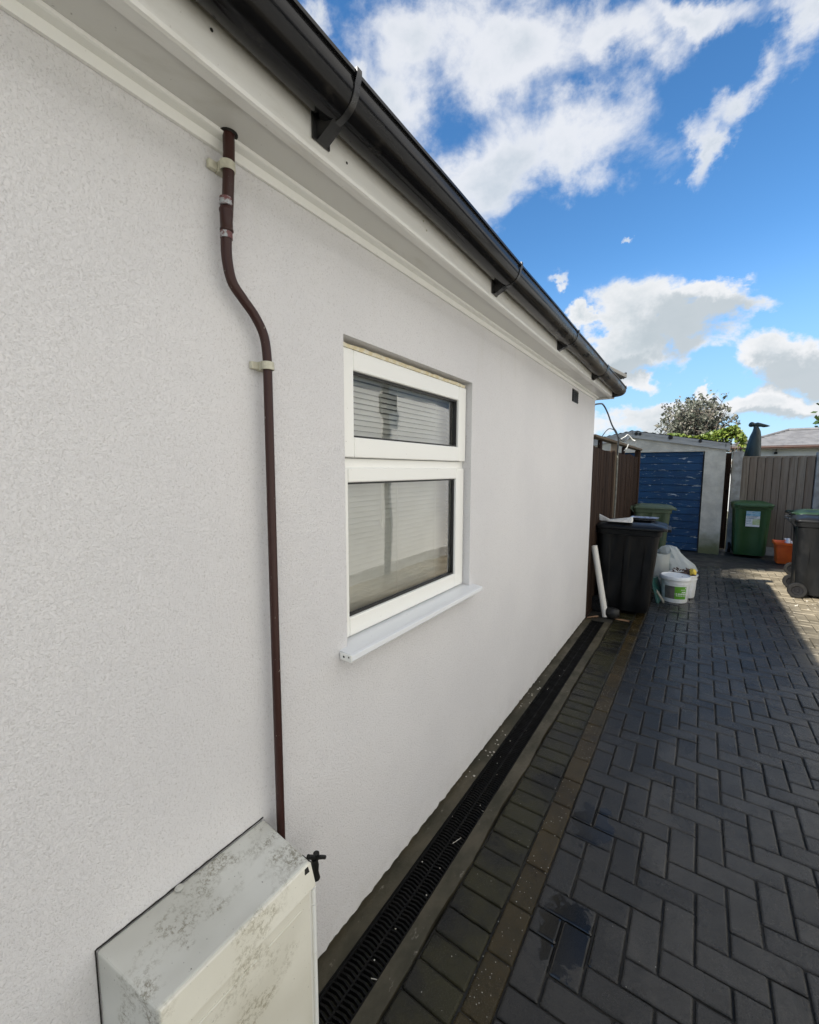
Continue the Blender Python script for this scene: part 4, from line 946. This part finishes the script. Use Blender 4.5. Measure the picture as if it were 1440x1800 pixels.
bucket('lidded_bucket', 'white lidded bucket with a green and grey label, in front', .778, 6.20)
K2 = bucket('open_bucket', 'open white bucket full of rubbish and a yellow rag, behind the lidded one', .850, 6.50, False)
rb = MB()
for _ in range(90):
    a = rnd(0, 6.3); r_ = .135 * math.sqrt(random.random()); p = Vector((.85 + r_ * math.cos(a), 6.50 + r_ * math.sin(a), .28 + rnd(0, .06)))
    d_ = Vector((rnd(-1, 1), rnd(-1, 1), rnd(-.3, .8))).normalized(); rb.tube([p - d_ * rnd(.015, .05), p + d_ * rnd(.01, .04)], rnd(.003, .011), 5)
rb.lathe([(.148, .27), (.1, .29), (.0005, .30)], (.85, 6.5, 0), 16)
tag(recalc(rb.build('rubbish', 'rubble')), 'dark twiggy rubbish heaped in the open white bucket', 'rubbish')
rb = MB()
for i in range(9):
    p = Vector((.80 + rnd(-.01, .01), 6.40 + rnd(-.01, .01), .330)); d_ = Vector((rnd(-1, 1), rnd(-.4, .4), rnd(0, .6))).normalized(); rb.tube([p, p + d_ * rnd(.03, .07)], .0035, 5)
o = rb.build('rubbish_sticks', 'paper_w'); tag(o, 'white splinters lying on top of the rubbish in the open bucket', 'splinters'); 
b = MB(); rr = []
for i in range(10):
    t_ = math.pi * i / 9; z_ = .335 - .038 * math.cos(t_)
    rr.append([(.955 + (.036 * math.sin(t_) + .002) * math.cos(a) * (1 + .5 * mnoise.noise(Vector((a * 1.6, z_ * 40, 0)))), 6.45 + (.036 * math.sin(t_) + .002) * math.sin(a), z_ + .012 * math.sin(3 * a)) for a in [2 * math.pi * k / 16 for k in range(16)]])
b.loft(rr); tag(recalc(b.build('yellow_rag', 'yellow')), 'crumpled yellow rag on the rim of the open bucket', 'rag')
# white plastic sack
def sack(name, label, cat, c, prof, mt, seed, amp=.25, squash=(1, .8)):
    b = MB(); rr = []
    for (z_, r_, ox) in prof:
        rr.append([(c[0] + ox + r_ * squash[0] * math.cos(a) * (1 + amp * mnoise.noise(Vector((math.cos(a) * 2.2 + seed, math.sin(a) * 2.2, z_ * 5)))),
                    c[1] + r_ * squash[1] * math.sin(a) * (1 + amp * mnoise.noise(Vector((math.cos(a) * 2.2, math.sin(a) * 2.2 + seed, z_ * 6)))), z_ + (.03 * mnoise.noise(Vector((a * 2, seed, z_ * 3))) if z_ > .1 else 0)) for a in [2 * math.pi * k / 36 for k in range(36)]])
    b.loft(rr); return tag(recalc(b.build(name, mt)), label, cat)
sack('plastic_sack', 'knotted translucent white plastic sack slumped behind the buckets', 'sack', (.72, 6.85, 0), ((.0, .12, 0), (.02, .19, 0), (.15, .23, .01), (.28, .225, .02), (.36, .195, .02), (.43, .155, -.01), (.50, .125, -.04), (.55, .115, -.055), (.58, .09, -.06), (.59, .04, -.06)), 'film', 2, .45)
T2 = thing('rubbish_tub', 'torn white bag holding a teal plastic pot beside the black bin', 'bag', (.53, 6.75, 0))
b = MB(); rr = []
for (z_, r_) in ((.0, .13), (.1, .16), (.3, .165), (.46, .15), (.525, .155), (.50, .13), (.3, .13)): rr.append([(.53 + r_ * math.cos(a) * (1 + .1 * mnoise.noise(Vector((a, z_ * 4, 3)))), 6.72 + r_ * math.sin(a), z_ + .02 * math.sin(2 * a)) for a in [2 * math.pi * k / 28 for k in range(28)]])
recalc(b.loft(rr).build('bag_film', 'film', T2))
b = MB(); b.lathe([(.09, .32), (.11, .47), (.120, .475), (.120, .487), (.108, .487), (.09, .34), (.001, .335)], (.54, 6.72, 0), 28); recalc(b.build('pot', 'teal', T2))
# dark teal sheet leaning at the bin foot
b = MB(); b.hexa([(.60, 5.95, .0), (.625, 5.95, .0), (.66, 6.25, .0), (.60, 6.25, 0), (.52, 6.0, .28), (.53, 6.0, .28), (.58, 6.3, .26), (.55, 6.3, .26)])
tag(b.build('teal_board', 'teal', bevel=.004), 'dark teal plastic panel leaning at the foot of the near black bin', 'panel')
b = MB(); b.hexa([(.60, 5.86, .16), (.606, 5.86, .16), (.685, 5.92, .02), (.675, 5.92, .015), (.60, 5.87, .19), (.606, 5.87, .19), (.690, 5.93, .05), (.680, 5.93, .05)])
tag(b.build('grey_strip', 'cable_b'), 'narrow grey strip leaning beside the lidded bucket', 'strip')
# orange crate
C = thing('recycling_crate', 'bright orange plastic recycling crate beside the green bin, behind the big black bin', 'crate', (2.36, 9.85, 0))
b = MB(); b.loft([rrect(.40, .28, .03, .01), rrect(.46, .34, .03, .345), rrect(.51, .39, .035, .345), rrect(.51, .39, .035, .385), rrect(.485, .365, .03, .387), rrect(.445, .325, .03, .35), rrect(.40, .28, .03, .03)]); o = recalc(b.build('crate_shell', 'orange', C, local=True))
b = MB()
for i in range(7):
    p = Vector((rnd(-.15, .15), rnd(-.1, .1), .34)); d_ = Vector((rnd(-1, 1), rnd(-1, 1), rnd(.1, .6))).normalized(); b.tube([p, p + d_ * .12], rnd(.012, .03), 7)
o = b.build('crate_contents', 'paper_w'); o.location = (2.36, 9.85, 0); tag(o, 'pale rubbish poking out of the top of the orange crate', 'rubbish')

# ------------------------------------------------------------------ houses beyond
Nb = thing('slate_roof_house', 'low white building with a grey slate hipped roof and brown fascia beyond the fence', 'house', (4.2, 20, 0))
b = MB().box((1.95, 18.3, 0), (7.5, 23.5, 2.36)); b.build('house_wall', 'nwall', Nb)
b = MB(); e0, e1, y0, y1, ze, zr = 1.72, 7.8, 18.0, 23.8, 2.44, 3.03
ax_, bx_ = 3.42, 6.1; ym = 20.9; nrow = 11
A_, B_, C_, D_ = Vector((e0, y0, ze)), Vector((e1, y0, ze)), Vector((bx_, y0 + 1.95, zr)), Vector((ax_, y0 + 1.95, zr))
E_, F_ = Vector((e0, y1, ze)), Vector((e1, y1, ze)); C2, D2 = Vector((bx_, y1 - 1.9, zr)), Vector((ax_, y1 - 1.9, zr))
for (p, q, r_, s1) in ((A_, B_, C_, D_), (E_, A_, D_, D2), (B_, F_, C2, C_)):
    for i in range(nrow):
        t0, t1 = i / nrow, (i + 1) / nrow; lift = Vector((0, 0, .022))
        b.add([p.lerp(s1, t0) + lift, q.lerp(r_, t0) + lift, q.lerp(r_, t1), p.lerp(s1, t1), p.lerp(s1, t0), q.lerp(r_, t0)], [(0, 1, 2, 3), (4, 5, 1, 0)])
b.add([C_, C2, D2, D_, E_, F_], [(0, 1, 2, 3), (4, 2, 1, 5)]); b.build('slate_roof', 'slate', Nb)
MB().tube([A_ + Vector((0, 0, .02)), D_ + Vector((0, 0, .03))], .045, 8).tube([D_ + Vector((0, 0, .03)), C_ + Vector((0, 0, .03))], .05, 8).build('ridge_tile', 'slate', Nb)
b = MB().box((1.74, 18.01, 2.33), (7.78, 18.05, 2.435)); b.build('fascia_board', 'brownf', Nb); MB().tube([(1.74, 17.95, 2.385), (7.78, 17.95, 2.385)], .05, 8).build('gutter', 'brownf', Nb)
for x_ in (2.95, 4.1): MB().tube([(x_, 18.2, 2.33), (x_, 18.25, 2.2)], .012, 6).box((x_ - .04, 18.22, 2.17), (x_ + .04, 18.29, 2.24)).build('lamp_bracket', 'black_pl', Nb)

# neighbouring house across the drive, seen mirrored in the window
N2 = thing('neighbour_house', 'white rendered neighbouring house across the drive, mirrored in the window panes', 'house', (3.0, 3, 0))
MB().box((2.95, -5.5, -.02), (8.5, 9.4, 3.12)).build('house_wall', 'nwall', N2)
b = MB(); b.add([(2.75, -5.8, 3.12), (2.75, 9.5, 3.12), (5.7, 9.5, 4.6), (5.7, -5.8, 4.6), (8.8, -5.8, 3.12), (8.8, 9.5, 3.12)], [(3, 2, 1, 0), (4, 5, 2, 3), (1, 2, 5), (0, 4, 3)]); b.build('house_roof', 'slate', N2)
MB().tube([(2.85, -5.8, 3.06), (2.85, 9.4, 3.06)], .055, 10).build('gutter', 'bracket', N2)
b = MB().tube([(2.85, 5.15, 3.04), (2.87, 5.15, 2.95), (2.90, 5.15, 2.8), (2.90, 5.15, .02)], .045, 12); b.box((2.80, 5.04, 2.52), (2.945, 5.26, 2.76)); b.build('downpipe', 'bracket', N2)
b = MB().box((2.93, -5.5, -.02), (2.9485, 9.4, .16)); b.build('plinth_band', 'post_conc', N2)
b = MB().box((2.93, 7.9, .9), (2.9485, 8.9, 2.0)); b.build('window', 'gasket', N2)

# ------------------------------------------------------------------ planting
def leaf(mb, p, s, tint, elong=1.6):
    n = Vector((rnd(-1, 1), rnd(-1, 1), rnd(-1, 1))).normalized(); u = n.orthogonal().normalized(); u = Matrix.Rotation(rnd(0, 6.28), 3, n) @ u; v = n.cross(u)
    a = u * s * elong * .5; b_ = v * s * .5
    mb.add([p - a, p - a * .1 + b_, p + a, p - a * .1 - b_], [(0, 1, 2, 3)], tint)
def tree(name, label, base, height, crown_r, crown_c, nbr, nleaf, ls, lm, trunk_r=.12, squash=.8, clump=.22, group=None, ntr=1, fill=.25):
    Tn = thing(name, label, 'tree', base, 0, group); cc = Vector(crown_c); bs = Vector(base)
    tr_ = MB(); tips = []
    fork = bs.lerp(cc, .55)
    for k in range(ntr):
        off = Vector((rnd(-.15, .15) * k, 0, 0)); tr_.tube([bs + off, bs.lerp(fork, .5) + Vector((rnd(-.06, .06), rnd(-.06, .06), 0)) * height * .2 + off, fork + off], [trunk_r, trunk_r * .8, trunk_r * .6], 9)
    for k in range(nbr):
        th = rnd(0, 6.283); ph = math.acos(rnd(-.35, 1)); rr = crown_r * rnd(.55, 1)
        end = cc + Vector((math.cos(th) * math.sin(ph) * rr, math.sin(th) * math.sin(ph) * rr, math.cos(ph) * rr * squash))
        st_ = fork.lerp(cc, rnd(-.2, .5)); mid = st_.lerp(end, .5) + Vector((rnd(-1, 1), rnd(-1, 1), rnd(-.2, .6))) * crown_r * .10
        r0 = trunk_r * .35; tr_.tube([st_, mid, end], [r0, r0 * .55, r0 * .15], 5, caps=False); tips += [end, mid.lerp(end, .5), mid.lerp(end, .25)]
        for _ in range(4):
            q = st_.lerp(end, rnd(.4, .95)); e2 = q + Vector((rnd(-1, 1), rnd(-1, 1), rnd(-.5, 1))) * crown_r * .28; tr_.tube([q, q.lerp(e2, .5) + Vector((0, 0, .03)), e2], [r0 * .3, r0 * .2, r0 * .06], 4, caps=False); tips.append(e2)
    tr_.build('trunk', 'bark', Tn)
    lf = MB()
    for i in range(nleaf):
        c0 = random.choice(tips); p = c0 + Vector((random.gauss(0, 1), random.gauss(0, 1), random.gauss(0, 1))) * crown_r * clump * .6
        if random.random() < fill: p = c0.lerp(cc, random.random()) + Vector((random.gauss(0, 1), random.gauss(0, 1), random.gauss(0, 1))) * crown_r * .15
        leaf(lf, p, ls * rnd(.6, 1.4), (random.random(), random.random(), 0))
    lf.build('crown', lm, Tn); return Tn
tree('silvery_tree', 'round open crowned tree with silvery leaves rising behind the garage roof', (.95, 22, 0), 5, 1.5, (.62, 22, 3.75), 60, 4300, .085, 'leaf_tree', .13, .80, .085, fill=.03)
tree('garden_tree', 'leafy tree showing only its branch tips at the right edge of the sky', (3.95, 13.5, 0), 4, .62, (3.62, 13.5, 2.95), 14, 900, .09, 'leaf_dark', .07, .9, .25)
# unseen tree added behind the house roof to cast shade on the garage
tree('unseen_shade_tree', 'unseen tall tree added beyond the house roof to shade the garage', (-7.6, -3.4, 0), 12, 1.9, (-4.6, .05, 10.6), 60, 42000, .24, 'leaf_dark', .28, .62, .20, fill=.6)
# hedge behind the garage
hd = MB(); 
for i in range(5200):
    x_ = rnd(-.45, 1.95); top = 2.66 + .10 * mnoise.noise(Vector((x_ * 2, 0, 0))) + (.16 if x_ > 1.0 else 0) * math.sin(min(1, (x_ - 1.0) / .6) * 1.6) - (.30 * max(0, (x_ - 1.7) / .25))
    if x_ < .1: top -= .05
    z_ = top - abs(random.gauss(0, .16)); leaf(hd, Vector((x_, 15.0 + rnd(-.35, .35), z_)), .065 * rnd(.6, 1.4), (random.random(), random.random(), 0), 1.3)
Hd = thing('hedge', 'bright yellow green hedge top showing over the garage roof', 'hedge', (.8, 15, 0)); hd.build('foliage', 'leaf_hedge', Hd)
b = MB()
for x_ in (-.3, .2, .8, 1.4, 1.8): b.tube([(x_, 15, 0), (x_ + .05, 15, 2.4)], [.03, .015], 6)
for i in range(60): x_ = rnd(-.4, 1.9); b.tube([(x_, 15 + rnd(-.2, .2), 1.2), (x_ + rnd(-.2, .2), 15 + rnd(-.3, .3), 2.55)], [.012, .004], 4)
b.build('stems', 'bark', Hd)
b = MB()
for a in (-.5, -.2, .15, .45, .8): b.tube([(-.42, 14.9, 2.4), (-.42 + .12 * a, 14.9, 2.62), (-.42 + .26 * a, 14.9, 2.80)], [.02, .028, .003], 5)
tag(b.build('spiky_plant', 'leaf_dark'), 'small dark spiky plant standing up left of the hedge behind the garage', 'plant')
